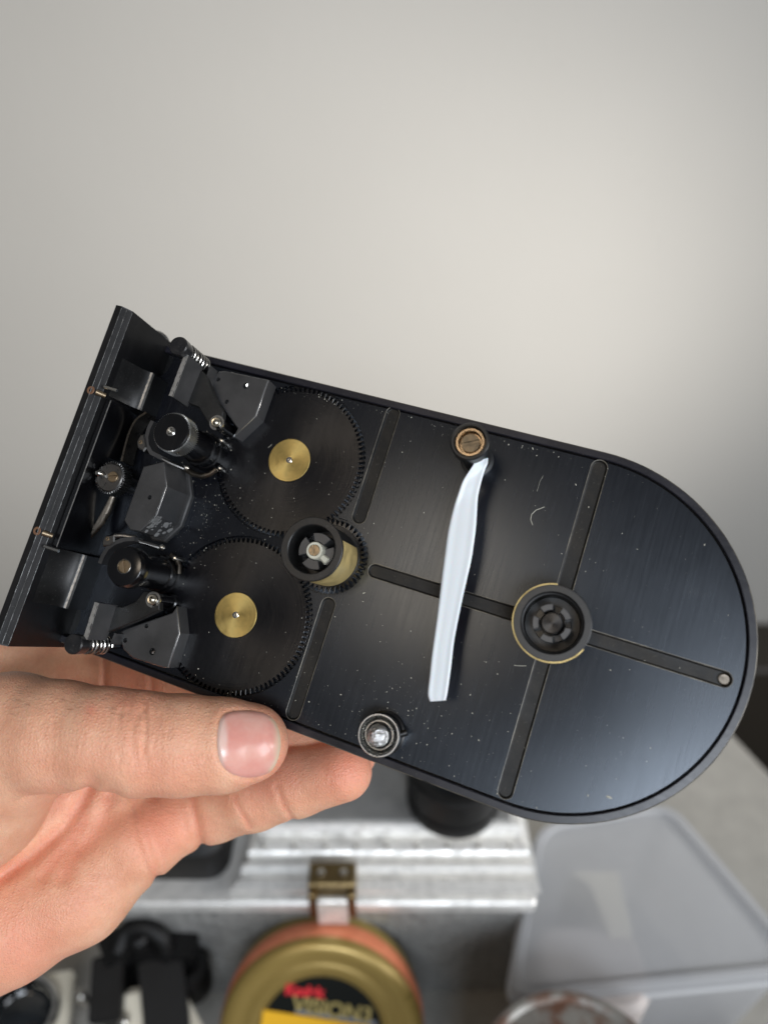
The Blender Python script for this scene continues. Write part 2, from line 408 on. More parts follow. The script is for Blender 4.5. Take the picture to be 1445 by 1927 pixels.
B['milkrim'] = milky('milky_polypropylene_rim', .8, (0.60, 0.61, 0.62))
def rbox(x0, x1, y0, y1, r, n=6):
    o = []
    for cx, cy, a0 in ((x1 - r, y0 + r, -90), (x1 - r, y1 - r, 0), (x0 + r, y1 - r, 90), (x0 + r, y0 + r, 180)):
        o += [(cx + r * math.cos(R(a0 + 90 * i / n)), cy + r * math.sin(R(a0 + 90 * i / n))) for i in range(n + 1)]
    return o

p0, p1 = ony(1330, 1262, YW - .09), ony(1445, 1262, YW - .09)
b = MB(); b.prism([(-.3, YW - .09), (1.3, YW - .09), (1.3, YW - .002), (-.3, YW - .002)], -.748, p1.z, .004); cb_ = b.build('gap_filler', gapm, None, (.5, YW - .05, -.748), k=1.0); tag(cb_, 'dark brown low cabinet put in for the shaded gap between the table and the wall', 'filler')
# --- aluminium case
ZB = 0.114; fl = onz(214, 1690, ZB); fr = onz(1003, 1690, ZB); YF = fl.y; x0, x1 = fl.x, fr.x; YD = YF + 0.17
lx0 = onz(436, 1655, ZB + .004).x; lx1 = x1 + .004
case = thing('aluminium_case', 'dented silver metal case with embossed front and ridged lid standing behind the film can', 'case', ((x0 + x1) / 2, YF, 0)); case['_org'] = [(x0 + x1) / 2, YF, 0]
b = MB(); b.prism([(x0, YF), (x1, YF), (x1, YD), (x0, YD)], .0005, ZB - .006, .001); b.build('case_body', B['dimple'], case, ((x0 + x1) / 2, YF, .06), k=1.0)
b = MB(); b.prism(rbox(x0 - .002, x1 + .002, YF - .003, YD + .002, .003), ZB - .0085, ZB - .0005, .0012); b.build('body_rail', B['alu'], case, ((x0 + x1) / 2, YF, ZB), k=1.0)
prof = [(YF + .006, ZB), (YF + .006, ZB + .0015), (YF + .001, ZB + .002), (YF + .0005, ZB + .0035), (YF + .001, ZB + .006), (YF + .006, ZB + .007), (YF + .007, ZB + .0045), (YF + .0085, ZB + .0045), (YF + .009, ZB + .011), (YF + .0105, ZB + .013), (YF + .0125, ZB + .013), (YF + .0135, ZB + .0105), (YF + .0145, ZB + .0105), (YF + .0148, ZB + .018), (YF + .016, ZB + .019), (YF + .021, ZB + .0195), (YF + .0218, ZB + .0175), (YF + .0228, ZB + .0175), (YF + .0235, ZB + .0265), (YF + .026, ZB + .028), (YD, ZB + .028), (YD, ZB)]
vs = [(lx0 + .65 * min(y - YF, .028), y, z) for y, z in prof] + [(lx1 - .4 * min(y - YF, .028), y, z) for y, z in prof]; n = len(prof)
b = MB(); b.add(vs, [(i, (i + 1) % n, n + (i + 1) % n, n + i) for i in range(n)] + [tuple(range(n)), tuple(range(2 * n - 1, n - 1, -1))])
b.build('lid_rail', B['alu'], case, ((lx0 + lx1) / 2, YF, ZB), k=1.0, sharp=20)
b = MB(); b.prism([(lx0 + .022, YF + .028), (lx1 - .015, YF + .028), (lx1 - .015, YD - .006), (lx0 + .022, YD - .006)], ZB + .0282, ZB + .0292, .0004); b.build('lid_panel', B['lidtop'], case, ((lx0 + lx1) / 2, YF + .1, ZB + .028), k=1.0)
for i in range(9):
    xx = lx0 + .018 + (lx1 - lx0 - .034) * i / 8; b = MB(); b.lathe((xx, YF + .0185), [(.0016, ZB + .019), (.0014, ZB + .0203), (.0002, ZB + .0207)], 12); b.build('rivet', M['steel'], case, (xx, YF + .0185, ZB + .028), k=1.0)
lc = onz(628, 1650, ZB + .01); lw = .0125
lt = thing('latch', '', ''); del lt['label'], lt['category']; lt.parent = case; lt.location = (lc.x - (x0 + x1) / 2, -.002, ZB); lt['_org'] = [lc.x, YF - .002, ZB]
b = MB(); b.prism([(lc.x - lw, YF - .0045), (lc.x + lw, YF - .0045), (lc.x + lw, YF + .0085), (lc.x - lw, YF + .0085)], ZB + .004, ZB + .0215, .001); b.build('latch_plate', B['latch'], lt, (lc.x, YF, ZB + .01), k=1.0)
b = MB(); b.prism([(lc.x - .008, YF - .0085), (lc.x + .008, YF - .0085), (lc.x + .008, YF - .0046), (lc.x - .008, YF - .0046)], ZB - .011, ZB + .012, .001); b.build('latch_tongue', B['alu'], lt, (lc.x, YF - .006, ZB - .01), k=1.0)
for s in (-1, 1):
    b = MB(); b.prism([(lc.x + s * .0105 - .002, YF - .0075), (lc.x + s * .0105 + .002, YF - .0075), (lc.x + s * .0105 + .002, YF - .0035), (lc.x + s * .0105 - .002, YF - .0035)], ZB - .006, ZB + .016, .0008); b.build('latch_ear', B['latch'], lt, (lc.x + s * .0105, YF - .005, ZB), k=1.0)
    b = MB(); b.lathe((lc.x + s * .006, YF + .002), [(.0022, ZB + .0215), (.002, ZB + .0226), (.0002, ZB + .0232)], 12); b.build('rivet', M['steel'], lt, (lc.x + s * .006, YF + .002, ZB + .022), k=1.0)
# black lens standing on the lid
ZL = ZB + .0294; q = onz(852, 1500, ZL); rl = .0265
ln = thing('camera_lens', 'black lens barrel standing on the lid of the silver case, under the magazine', 'lens', (q.x, q.y, ZL)); ln['_org'] = list(q)
b = MB(); b.lathe((q.x, q.y), [(.0255, ZL), (rl, ZL + .001), (rl, ZL + .008), (.0252, ZL + .0085), (.0252, ZL + .012), (rl, ZL + .0125), (rl, ZL + .03), (.025, ZL + .031), (.021, ZL + .031), (.02, ZL + .024)], 56); b.build('barrel', B['blackp'], ln, tuple(q), k=1.0)
b = MB(); b.lathe((q.x, q.y), [(.0201, ZL + .0235), (.012, ZL + .026), (.0005, ZL + .027)], 40); b.build('front_glass', B['glass'], ln, (q.x, q.y, ZL + .025), k=1.0)
# black pouch behind the hand, left of the lid
q = onz(365, 1640, ZB + .006)
b = MB(); b.prism(rbox(lx0 - .058, lx0 - .003, YF + .010, YF + .15, .012), ZB + .0003, ZB + .030, .006); po = b.build('black_pouch', B['blackp'], None, (lx0 - .03, YF + .08, ZB), k=1.0); tag(po, 'black pouch on the case beside its lid, half hidden by the hand', 'pouch')

# --- film can leaning against the case, its lid towards the camera
EL = R(33); rc = .0545; TH_ = .029
cc = ray(603, 1958); axd = Vector((0, -math.cos(EL), math.sin(EL))); upd = Vector((0, math.sin(EL), math.cos(EL)))
hz_ = rc * math.cos(EL) + .001
ctr = onz(604, 1960, hz_ + TH_ * math.sin(EL))                       # centre of the lid's face
bk = ctr - axd * TH_
can = thing('film_can', 'olive gold round film can with orange tape and a black and yellow label', 'film can', tuple(bk))
rot = Matrix((Vector((1, 0, 0)), upd, axd)).transposed(); can.matrix_world = Matrix.Translation(bk) @ rot.to_4x4(); can['_org'] = [0, 0, 0]
b = MB(); b.lathe((0, 0), [(.001, 0), (rc - .002, 0), (rc - .0005, .002), (rc - .0005, .0145)], 96); b.build('can_base', B['olive2'], can, (0, 0, 0), k=1.0)
b = MB(); b.lathe((0, 0), [(rc + .0003, .0115), (rc + .0007, .012), (rc + .0007, .0243), (rc + .0004, .0248)], 96); b.build('sealing_tape', B['tape'], can, (0, 0, .016), k=1.0)
b = MB(); b.lathe((0, 0), [(rc, .0148), (rc, .0255), (rc - .001, .0277), (rc - .004, TH_), (rc - .0075, TH_ + .0002), (rc - .010, .0275), (rc - .0115, .0268), (rc - .0135, .0277), (rc - .017, .0282), (rc - .0195, .0268), (rc - .0205, .0255), (.001, .0255)], 96); lid = b.build('can_lid', B['olive'], can, (0, 0, .02), k=1.0, sharp=50)
b = MB(); b.lathe((0, 0), [(rc - .0212, .0256), (rc - .0214, .0258), (.0005, .0258)], 64); lab = b.build('round_label', B['label'], lid, (0, 0, .0257), k=1.0)
b = MB(); b.prism([(-.033, -.013), (.030, -.013), (.030, .0102), (-.033, .0102)], .0260, .0263); yl = b.build('yellow_label', B['yellow'], lid, (0, 0, .0261), k=1.0); yl.rotation_euler = (0, 0, R(-9))
def text(s, size, x, y, z, m, parent, rz=0, name='lettering', off=.0, bold=0):
    cu = bpy.data.curves.new(name, 'FONT'); cu.body = s; cu.size = size; cu.extrude = .00005; cu.align_x = 'LEFT'; cu.offset = bold
    o = bpy.data.objects.new(name, cu); dg = bpy.context.evaluated_depsgraph_get(); me_ = bpy.data.meshes.new_from_object(o)
    bpy.data.objects.remove(o); o = bpy.data.objects.new(name, me_); C.objects.link(o); me_.materials.append(m)
    pc = Vector(parent.get('_org', (0, 0, 0))); o.parent = parent; o.location = Vector((x, y, z)) - pc; o.rotation_euler = (0, 0, rz); return o
text('500T 7219', .0098, -.0255, -.0012, .02645, B['ink'], lid, R(-9), 'stock_number', bold=.0002)
text('VISION3', .0118, -.0160, .0146, .02595, B['goldp'], lid, R(-9), 'film_name', bold=.0003)
text('Kodak', .0078, -.0195, .0238, .02595, B['red'], lid, R(-6), 'maker_name', bold=.0005)
b = MB(); b.prism([(-.016, .0108), (.028, .0108), (.028, .0132), (-.016, .0132)], .0259, .02598); gl = b.build('grey_line', B['greyp'], lid, (0, 0, .0259), k=1.0); gl.rotation_euler = (0, 0, R(-9))

# --- rusty tin, lying flat at the lower right
zt = .125; q = onz(1092, 2085, zt); rt = (onz(1092, 1862, zt) - q).length
b = MB(); b.lathe((q.x, q.y), [(.001, .0005), (rt - .002, .0005), (rt, .003), (rt, zt - .003), (rt - .0015, zt), (rt - .004, zt), (rt - .006, zt - .0018), (rt * .6, zt - .001), (rt * .55, zt - .003), (.001, zt - .003)], 96)
tn = b.build('rusty_tin', ru, None, (q.x, q.y, 0), k=1.0); tag(tn, 'brown rust stained round tin in front of the milky plastic box', 'tin')

# --- milky plastic box with lid
zb = .10
A1, A2, A3, A4 = onz(1012, 1550, zb), onz(1262, 1508, zb), onz(1530, 1822, zb), onz(955, 1880, zb)
ctr2 = (A1 + A2 + A3 + A4) / 4
def rquad(k, r=.014, n=6, z=0):
    pts = [ctr2 + (p - ctr2) * k for p in (A1, A2, A3, A4)]; o = []
    for i in range(4):
        p, a_, c2 = pts[i], pts[i - 1], pts[(i + 1) % 4]; u1 = (a_ - p).normalized() * r; u2 = (c2 - p).normalized() * r
        for j in range(n + 1):
            t = j / n; o.append(tuple(((1 - t) ** 2 * (p + u1) + 2 * t * (1 - t) * p + t * t * (p + u2))[:2]))
    return ccw(o)
bx = thing('plastic_box', 'milky clear plastic storage box with its lid on, right of the silver case', 'storage box', (ctr2.x, ctr2.y, 0)); bx['_org'] = [ctr2.x, ctr2.y, 0]
def shell(rings):
    b = MB(); n = len(rings[0][0])
    b.add([(x, y, z) for p, z in rings for x, y in p], [(j * n + i, j * n + (i + 1) % n, (j + 1) * n + (i + 1) % n, (j + 1) * n + i) for j in range(len(rings) - 1) for i in range(n)] + [tuple(range((len(rings) - 1) * n, len(rings) * n))]); return b
shell([(rquad(.96), zb - .006), (rquad(.88), .003), (rquad(.86), .0015)]).build('box_body', B['milk'], bx, (ctr2.x, ctr2.y, .05), k=1.0, sharp=40)
shell([(rquad(1.0), zb - .014), (rquad(1.0), zb - .0015), (rquad(.985), zb), (rquad(.93), zb), (rquad(.915), zb - .003)]).build('box_lid', B['milk'], bx, (ctr2.x, ctr2.y, zb), k=1.0, sharp=30)
rq = rquad(1.004); b = MB(); b.tube([(x, y, zb - .012) for x, y in rq + [rq[0]]], .0016, 8); b.build('lid_lip', B['milkrim'], bx, (ctr2.x, ctr2.y, zb - .012), k=1.0)
# things seen through it
p0 = onz(1135, 1700, .094); b = MB(); b.prism([(p0.x - .001, p0.y - .017), (p0.x + .012, p0.y - .017), (p0.x + .013, p0.y + .019), (p0.x - .016, p0.y + .019), (p0.x - .006, p0.y + .010), (p0.x - .004, p0.y)], .0022, .0945, .001)
cdx = b.build('cream_carton', B['beige'], None, (p0.x, p0.y, .0), k=1.0); tag(cdx, 'cream torn card standing inside the milky plastic box', 'card')
p0 = onz(1090, 1830, .088); b = MB(); b.prism(rbox(p0.x - .022, p0.x + .036, p0.y - .02, p0.y + .025, .014), .0022, .09, .004); pk = b.build('grey_parcel', mat('grey_wrap', (0.42, 0.38, 0.36), .6), None, (p0.x, p0.y, 0), k=1.0); tag(pk, 'pale grey rounded packet lying inside the milky plastic box', 'packet')

# --- small camera hardware at the lower left
def bar(name, m, a, b2, w, h, parent, org, bev=.0015):
    a, b2 = Vector(a), Vector(b2); d = (b2 - a); ln_ = d.length; d.normalize(); s = d.cross(Vector((0, 0, 1))).normalized(); u = s.cross(d)
    bm_ = MB(); c = [(-w / 2, -h / 2), (w / 2, -h / 2), (w / 2, h / 2), (-w / 2, h / 2)]; c2 = [(x * (1 - 2 * bev / w), y * (1 - 2 * bev / h)) for x, y in c]
    rings = [(c2, 0), (c, bev), (c, ln_ - bev), (c2, ln_)]; bm_.add([tuple(a + d * t + s * x + u * y) for r_, t in rings for x, y in r_], [(j * 4 + i, j * 4 + (i + 1) % 4, j * 4 + 4 + (i + 1) % 4, j * 4 + 4 + i) for j in range(3) for i in range(4)] + [(3, 2, 1, 0), (12, 13, 14, 15)])
    return bm_.build(name, m, parent, org, k=1.0, sharp=30)
def cr3(q, m=6):
    q = [np.array(p) for p in q]; o = []
    for i in range(len(q) - 1):
        p0, p1, p2, p3 = [q[max(0, min(len(q) - 1, i + k))] for k in (-1, 0, 1, 2)]
        for t in np.linspace(0, 1, m, endpoint=False): o.append(.5 * (2 * p1 + (p2 - p0) * t + (2 * p0 - 5 * p1 + 4 * p2 - p3) * t * t + (3 * p1 - p0 - 3 * p2 + p3) * t ** 3))
    return o + [q[-1]]
zc = .07
o = onz(240, 1850, zc); cl = thing('mounting_clamp', 'black angular clamp arm standing left of the film can', 'clamp', (o.x, o.y, 0)); cl['_org'] = [o.x, o.y, 0]
bar('clamp_arm', B['blackp'], onz(205, 1925, .06), onz(212, 1800, .07), .017, .02, cl, (o.x, o.y, .06))
bar('clamp_jaw', B['blackp'], onz(196, 1806, .074), onz(268, 1762, .074), .016, .018, cl, (o.x, o.y, .07))
bar('clamp_jaw', B['blackp'], onz(255, 1790, .07), onz(372, 1792, .066), .014, .018, cl, (o.x, o.y, .07))
bar('clamp_arm', B['blackp'], onz(305, 1800, .064), onz(322, 1960, .05), .024, .02, cl, (o.x, o.y, .06))
bar('clamp_foot', B['blackp'], onz(212, 1870, .03), onz(320, 1900, .03), .03, .058, cl, (o.x, o.y, .03))
p = onz(262, 1765, .084); b = MB(); b.lathe((p.x, p.y), [(.006, .07), (.006, .086), (.004, .088), (.0005, .088)], 20); b.build('clamp_knob', B['blackp'], cl, (p.x, p.y, .08), k=1.0)
p = onz(352, 1822, .062); b = MB(); b.lathe((p.x, p.y), [(.011, .04), (.0125, .043), (.0125, .060), (.011, .063), (.006, .064), (.0055, .060), (.0005, .060)], 28); b.build('clamp_wheel', B['blackp'], cl, (p.x, p.y, .06), k=1.0)
qs = [onz(*q_, z_) for q_, z_ in (((222, 1790), .08), ((240, 1752), .086), ((275, 1744), .088), ((305, 1765), .083), ((318, 1800), .07))]
b = MB(); b.tube([tuple(x) for x in cr3(qs)], .0052, 12); b.build('clamp_cable', B['blackp'], cl, tuple(qs[2]), k=1.0)
for p_ in ((152, 1872), (232, 1922)):
    p = onz(*p_, .066); b = MB(); b.lathe((p.x, p.y), [(.003, .055), (.003, .067), (.002, .068), (.0003, .068)], 14); b.build('clamp_screw', M['steel'], cl, (p.x, p.y, .066), k=1.0)
bi = bar('ivory_tab', B['beige'], onz(262, 1860, .058), onz(262, 1960, .05), .0125, .02, None, tuple(onz(262, 1880, .05)), .003); tag(bi, 'ivory plastic tab between the two legs of the black clamp', 'plastic tab')
bi = bar('ivory_wedge', B['beige'], onz(328, 1898, .05), onz(372, 1985, .05), .016, .02, None, tuple(onz(340, 1910, .05)), .003); tag(bi, 'ivory wedge at the frame edge beside the film can', 'plastic wedge')
p0, p1 = onz(70, 1870, .05), onz(150, 1855, .05); bi = bar('ivory_bracket', B['beige'], (p0.x, p0.y - .015, .05), (p1.x, p1.y - .015, .05), .045, .008, None, tuple(p0), .002); tag(bi, 'flat ivory bracket behind the chrome ringed eyepiece', 'bracket')
q = onz(38, 1905, .06); ey = thing('eyepiece', 'chrome ringed black eyepiece at the lower left corner', 'eyepiece', (q.x, q.y, .0005)); ey['_org'] = [q.x, q.y, .0005]
re = .0175
b = MB(); b.lathe((q.x, q.y), [(re * .9, .0005), (re * .9, .045), (re * 1.1, .047), (re * 1.1, .052), (re * .95, .053)], 48); b.build('eyepiece_barrel', B['blackp'], ey, (q.x, q.y, .03), k=1.0)
b = MB(); b.lathe((q.x, q.y), [(re * 1.0, .052), (re * 1.16, .0535), (re * 1.16, .057), (re * 1.08, .0595), (re * .98, .0595), (re * .9, .056), (re * .88, .052)], 56); b.build('chrome_ring', M['chrome'], ey, (q.x, q.y, .056), k=1.0)
b = MB(); b.lathe((q.x, q.y), [(re * .88, .054), (re * .5, .0585), (.0004, .06)], 40); b.build('eye_glass', B['glass'], ey, (q.x, q.y, .055), k=1.0)

# ================================================================== FILM MAGAZINE
mag = thing('film_magazine', 'opened black metal film magazine with gears, rollers and brass discs held in the hand', 'film magazine')
_m = np.eye(4)
_m[:3, 0], _m[:3, 1], _m[:3, 2], _m[:3, 3] = EX, EY, EZ, ORG * MM
_m = np.diag([1, -1, -1, 1]) @ _m
mag.matrix_world = CM @ Matrix(_m.tolist())
XL = -121.2; RO = 41.2; RI = 39.35; XC = -0.4
def P(px, py, h=0): q = at(px, py, h); return (q[0], q[1])
def P3(px, py, h=0): q = at(px, py, h); return (q[0], q[1], h)
def gear_poly(c, r, depth, n, tip=0.3, root=0.3):
    out = []
    for i in range(n):
        for f, q in ((0, r - depth), (root, r - depth), (root + (1 - tip - root) / 2, r), (root + (1 - tip - root) / 2 + tip, r)):
            a_ = 2 * PI * (i + f) / n; out.append((c[0] + q * math.cos(a_), c[1] + q * math.sin(a_)))
    return out
def screw(c, r, z, m, parent, ang=0.5, name='screw', h=0.7):
    b = MB()
    for s in (0, PI):
        w = 0.16; a0 = math.asin(min(.9, w))
        half = [(c[0] + r * math.cos(ang + s + a0 + (PI - 2 * a0) * i / 14), c[1] + r * math.sin(ang + s + a0 + (PI - 2 * a0) * i / 14)) for i in range(15)]
        b.prism(half, z - h, z, 0.1)
    b.cyl(c, r * .96, z - h - .5, z - h * .55, 24, .02)
    return b.build(name, m, parent, (c[0], c[1], z))

# --- body, plate, rim
GC1, GC2, PC = (-73.3, 20.1), (-73.6, -20.3), (-55.3, 0.3)
GR, PR = 19.2, 9.0
def uloop(r, x0, n=60): return [(x0, -r)] + [(XC + r * math.cos(-PI / 2 + PI * i / n), r * math.sin(-PI / 2 + PI * i / n)) for i in range(n + 1)] + [(x0, r)]
b = MB(); b.prism(uloop(RO - 0.15, XL + .2), -12.5, -2.2); b.build('magazine_body', M['body'], mag)
GRV = [((-51.4, 38.0), (-51.4, 11.4), 1.75), ((-52.0, -11.0), (-52.0, -37.2), 1.75), ((-43.6, 0), (-9.5, 0), 1.65),
       ((-0.8, 37.4), (-0.8, 7.5), 1.8), ((7.0, 0), (35.2, 0), 1.7), ((-0.9, -7.4), (-0.9, -37.0), 1.65)]
pk1, pk2 = P(287, 672, 0), P(112, 1158, 0)
regs = [(stadium(a_, c_, r), None) for a_, c_, r in GRV]
regs += [(circle(GC1, GR + .45, 96), 1.4), (circle(GC2, GR + .45, 96), 1.4), (circle(PC, PR + .5, 64), 1.4),
         (circle(pk1, 6.3), 5.0), (circle(pk2, 6.3), 5.0),
         ([P(367, 950), P(400, 958), P(440, 966), P(436, 985), P(398, 1003), P(352, 1000)], 0.35)]
b = MB(); relief(b, uloop(RI - 0.45, XL + .5, 90), regs, 0.0, -2.1); b.build('mounting_plate', M['plate'], mag, sharp=30)
for a_, c_, r in GRV:
    b = MB(); l0 = ccw(stadium(a_, c_, r, 14)); n = len(l0); d = 0.75
    rings = [[(x, y, 0.02) for x, y in l0], [(x, y, -.16) for x, y in inset(l0, .2)], [(x, y, -d + .1) for x, y in inset(l0, .22)], [(x, y, -d) for x, y in inset(l0, .4)]]
    b.add(sum(rings, []), [(j * n + i, j * n + (i + 1) % n, (j + 1) * n + (i + 1) % n, (j + 1) * n + i) for j in range(3) for i in range(n)] + [tuple(range(3 * n, 4 * n))])
    ch = b.build('channel', M['groove'], mag, ((a_[0] + c_[0]) / 2, (a_[1] + c_[1]) / 2, 0), sharp=25)
    e = MB(); o_ = inset(l0, -.14); i_ = inset(l0, .1)
    e.add([(x, y, .012) for x, y in o_] + [(x, y, .03) for x, y in l0] + [(x, y, -.08) for x, y in i_],
          [(j * n + i, j * n + (i + 1) % n, (j + 1) * n + (i + 1) % n, (j + 1) * n + i) for j in range(2) for i in range(n)])
    e.build('worn_edge', M['wornline'], ch, ((a_[0] + c_[0]) / 2, (a_[1] + c_[1]) / 2, 0), sharp=60)
b = MB(); b.lathe((34.6, 0), [(0.01, -.73), (1.45, -.72)], 24); b.build('channel_hole_shade', M['hole'], mag, (34.6, 0, 0))  # flat disc, coloured black for the shade down in the hole
b = MB(); b.lathe((35.4, 0), [(0.01, -.70), (1.0, -.69), (1.3, -.4)], 24); b.build('channel_end', M['dbronze'], mag, (35.4, 0, 0))  # lighter bronze bowl stands for the hole's lit far wall
b = MB(); prof = [(RO, -12.5), (RO, 0.15), (RO - .25, .45), (RI + .2, .45), (RI, .3), (RI, -2.2)]
us = [uloop(r, XL + .3) for r, z in prof]; n = len(us[0])
b.add([(x, y, z) for u_, (r, z) in zip(us, prof) for x, y in u_], [(j * n + i, j * n + i + 1, (j + 1) * n + i + 1, (j + 1) * n + i) for j in range(len(prof) - 1) for i in range(n - 1)])
b.build('rim', M['rim'], mag, sharp=20)

ro_ = uloop(RO - .28, XL + 4.5, 120); ri_ = uloop(RO - .02, XL + 4.5, 120); rm_ = uloop(RO - .13, XL + 4.5, 120); n = len(ro_)
b = MB(); b.add([(x, y, .455) for x, y in ro_] + [(x, y, .40) for x, y in rm_] + [(x, y, .18) for x, y in ri_], [(j * n + i, j * n + i + 1, (j + 1) * n + i + 1, (j + 1) * n + i) for j in range(2) for i in range(n - 1)])
b.build('worn_rim_edge', M['rimedge'], mag, sharp=60)
# --- end wall with its gate
EH = 20.3
b = MB(); b.sweep_y([(XL, -12.5), (XL, EH - .4), (XL + .4, EH), (XL + 2.1, EH), (XL + 3.9, EH - 2.0), (XL + 3.9, -2), (XL + 3.9, -12.5)], -42.6, 42.6)
ew = b.build('end_wall', M['body'], mag, (XL, 0, 0), sharp=20)
b = MB(); b.sweep_y([(XL + 2.08, EH + .02), (XL + 2.2, EH - .02), (XL + 3.7, EH - 1.66), (XL + 3.94, EH - 2.0), (XL + 3.7, EH - 2.2), (XL + 2.05, EH - .3)], -42.3, 42.3)
b.build('chamfer_strip', M['dsteel2'], ew, (XL, 0, 0))
for x_, z_ in ((XL + 2.12, EH + .01), (XL + 3.0, EH - .90), (XL + 3.9, EH - 1.98)):  # worn strips in lighter metal, added for the highlights along the chamfer
    b = MB(); k = 90; vs = []
    for i in range(k + 1):
        y = -42.2 + 84.4 * i / k; w_ = (.02 + .05 * random.random()) * (1.0 if x_ < XL + 2.5 or x_ > XL + 3.5 else .8)
        vs += [(x_ - w_, y, z_ + w_ * .9 + .03), (x_, y, z_ + .06), (x_ + w_, y, z_ - w_ * .9 + .03)]
    b.add(vs, [(i * 3 + j, i * 3 + j + 1, i * 3 + j + 4, i * 3 + j + 3) for i in range(k) for j in range(2)]); b.build('rubbed_highlight', M['fline'], ew, (x_, 0, z_), sharp=60)
gy0, gy1 = at(108, 1030, 16)[1], at(203, 752, 16)[1]
b = MB(); b.box(XL + 3.95, XL + 5.3, gy0, gy1, 0.0, EH - 4.0); gp = b.build('gate_plate', M['gloss'], mag, (XL + 4.5, 0, 10))
b = MB(); b.sweep_y([(XL + 5.2, EH - 4.02), (XL + 5.34, EH - 4.02), (XL + 5.34, EH - 4.2), (XL + 5.2, EH - 4.1)], gy0, gy1); b.build('worn_edge', M['worn'], gp, (XL + 5.3, 0, 15))
for p0, p1 in (((197, 728), (221, 735)), ((84, 1028), (111, 1037))):
    q0, q1 = P3(*p0, EH - 1.2), P3(*p1, EH - 1.5)
    b = MB(); b.tube([q0, q1], .42, 10); b.build('pin', M['steel'], ew, q0)
for p_ in ((171, 734), (70, 999)):
    c_ = P(*p_, EH); b = MB(); b.lathe(c_, [(.01, EH - .12), (.35, EH - .1), (.5, EH + .05), (.95, EH + .06), (1.05, EH - .05)], 20); b.build('rusty_screw', M['rust'], ew, (*c_, EH))
    c2 = (c_[0] + 2.1, c_[1]); b = MB(); b.tube([(c2[0] - .9, c2[1], EH - .55), (c2[0] + 1.0, c2[1] - .1, EH - 1.9)], [.75, .6], 12); b.build('screw_socket', M['bronze'], ew, (*c2, EH - 1))

# --- curved film guides at the two inner corners
for (pa, pb), s in ((((288, 702), (268, 772)), 1), (((161, 1045), (138, 1150)), -1)):
    hz = 8.0
    xa = at(*pa, hz)[0]; ya, yb = at(*pa, hz)[1], at(*pb, hz)[1]
    y0, y1 = min(ya, yb), max(ya, yb)
    x0 = XL + 3.9; z0 = EH - 4.5
    arc = []
    for i in range(13):
        t = i / 12; arc.append((x0 + (xa - x0) * math.sin(t * PI / 2) ** 1.0, hz + (z0 - hz) * (1 - math.sin(t * PI / 2)) ** 1.9))
    b = MB(); b.sweep_y(arc + [(xa, 0), (x0, 0)], y0, y1); gd = b.build('film_guide', M['guide'], mag, (xa, (y0 + y1) / 2, 0), sharp=40)
    e = MB(); k = 26; prev = None
    vs = []; wv = 0
    for i in range(k + 1):
        wv = .42 + .1 * random.random(); y = y0 + (y1 - y0) * i / k
        zz = float(np.interp(xa - wv, [p[0] for p in arc], [p[1] for p in arc])); vs += [(xa - wv, y, zz + .06), (xa + .05, y, hz + .12), (xa + .08, y, hz - .3 - wv)]
    e.add(vs, [(i * 3 + j, i * 3 + j + 1, i * 3 + j + 4, i * 3 + j + 3) for i in range(k) for j in range(2)])
    e.build('worn_edge', M['worn'], gd, (xa, (y0 + y1) / 2, hz), sharp=60)
# crescent lips round the dark pockets
for c_, a0, a1 in ((pk1, 60, 200), (pk2, 150, 290)):
    b = MB(); n = 24; vs = []
    for i in range(n + 1):
        a_ = R(a0 + (a1 - a0) * i / n); tt = math.sin(PI * i / n)
        for r, z in ((6.3, 0), (6.3, 2.6 * tt + .1), (6.3 + .6 * tt + .05, 2.6 * tt + .1), (6.3 + 1.6 * tt + .1, 0)): vs.append((c_[0] + r * math.cos(a_), c_[1] + r * math.sin(a_), z))
    b.add(vs, [(i * 4 + j, i * 4 + j + 1, i * 4 + j + 5, i * 4 + j + 4) for i in range(n) for j in range(3)])
    b.build('pocket_lip', M['body'], mag, (*c_, 0))
# leaf springs standing between gate and rollers
for pts, h0, h1, nm in (([(275, 776), (256, 790), (243, 815), (235, 842), (229, 868)], 2.0, 7.0, 'leaf_spring'),):
    b = MB(); q = [P(*p, h1) for p in pts]
    # resample smoothly
    qq = []
    for i in range(len(q) - 1):
        p0, p1, p2, p3 = [np.array(q[max(0, min(len(q) - 1, i + k))]) for k in (-1, 0, 1, 2)]
        for t in np.linspace(0, 1, 6)[:-1]: qq.append(.5 * (2 * p1 + (p2 - p0) * t + (2 * p0 - 5 * p1 + 4 * p2 - p3) * t * t + (3 * p1 - p0 - 3 * p2 + p3) * t ** 3))
    qq.append(np.array(q[-1])); vs = []
    for i, p in enumerate(qq):
        t = qq[min(i + 1, len(qq) - 1)] - qq[max(0, i - 1)]; t /= np.linalg.norm(t); nn = np.array([-t[1], t[0]]) * .25
        vs += [(*(p + nn), h0), (*(p + nn), h1), (*(p - nn), h1), (*(p - nn), h0)]
    k = len(qq); b.add(vs, [(i * 4 + j, i * 4 + j + 1, i * 4 + j + 5, i * 4 + j + 4) for i in range(k - 1) for j in range(3)] + [(0, 1, 2, 3), (k * 4 - 1, k * 4 - 2, k * 4 - 3, k * 4 - 4)])
    b.build(nm, M['dbronze'], mag, (*q[0], h0))

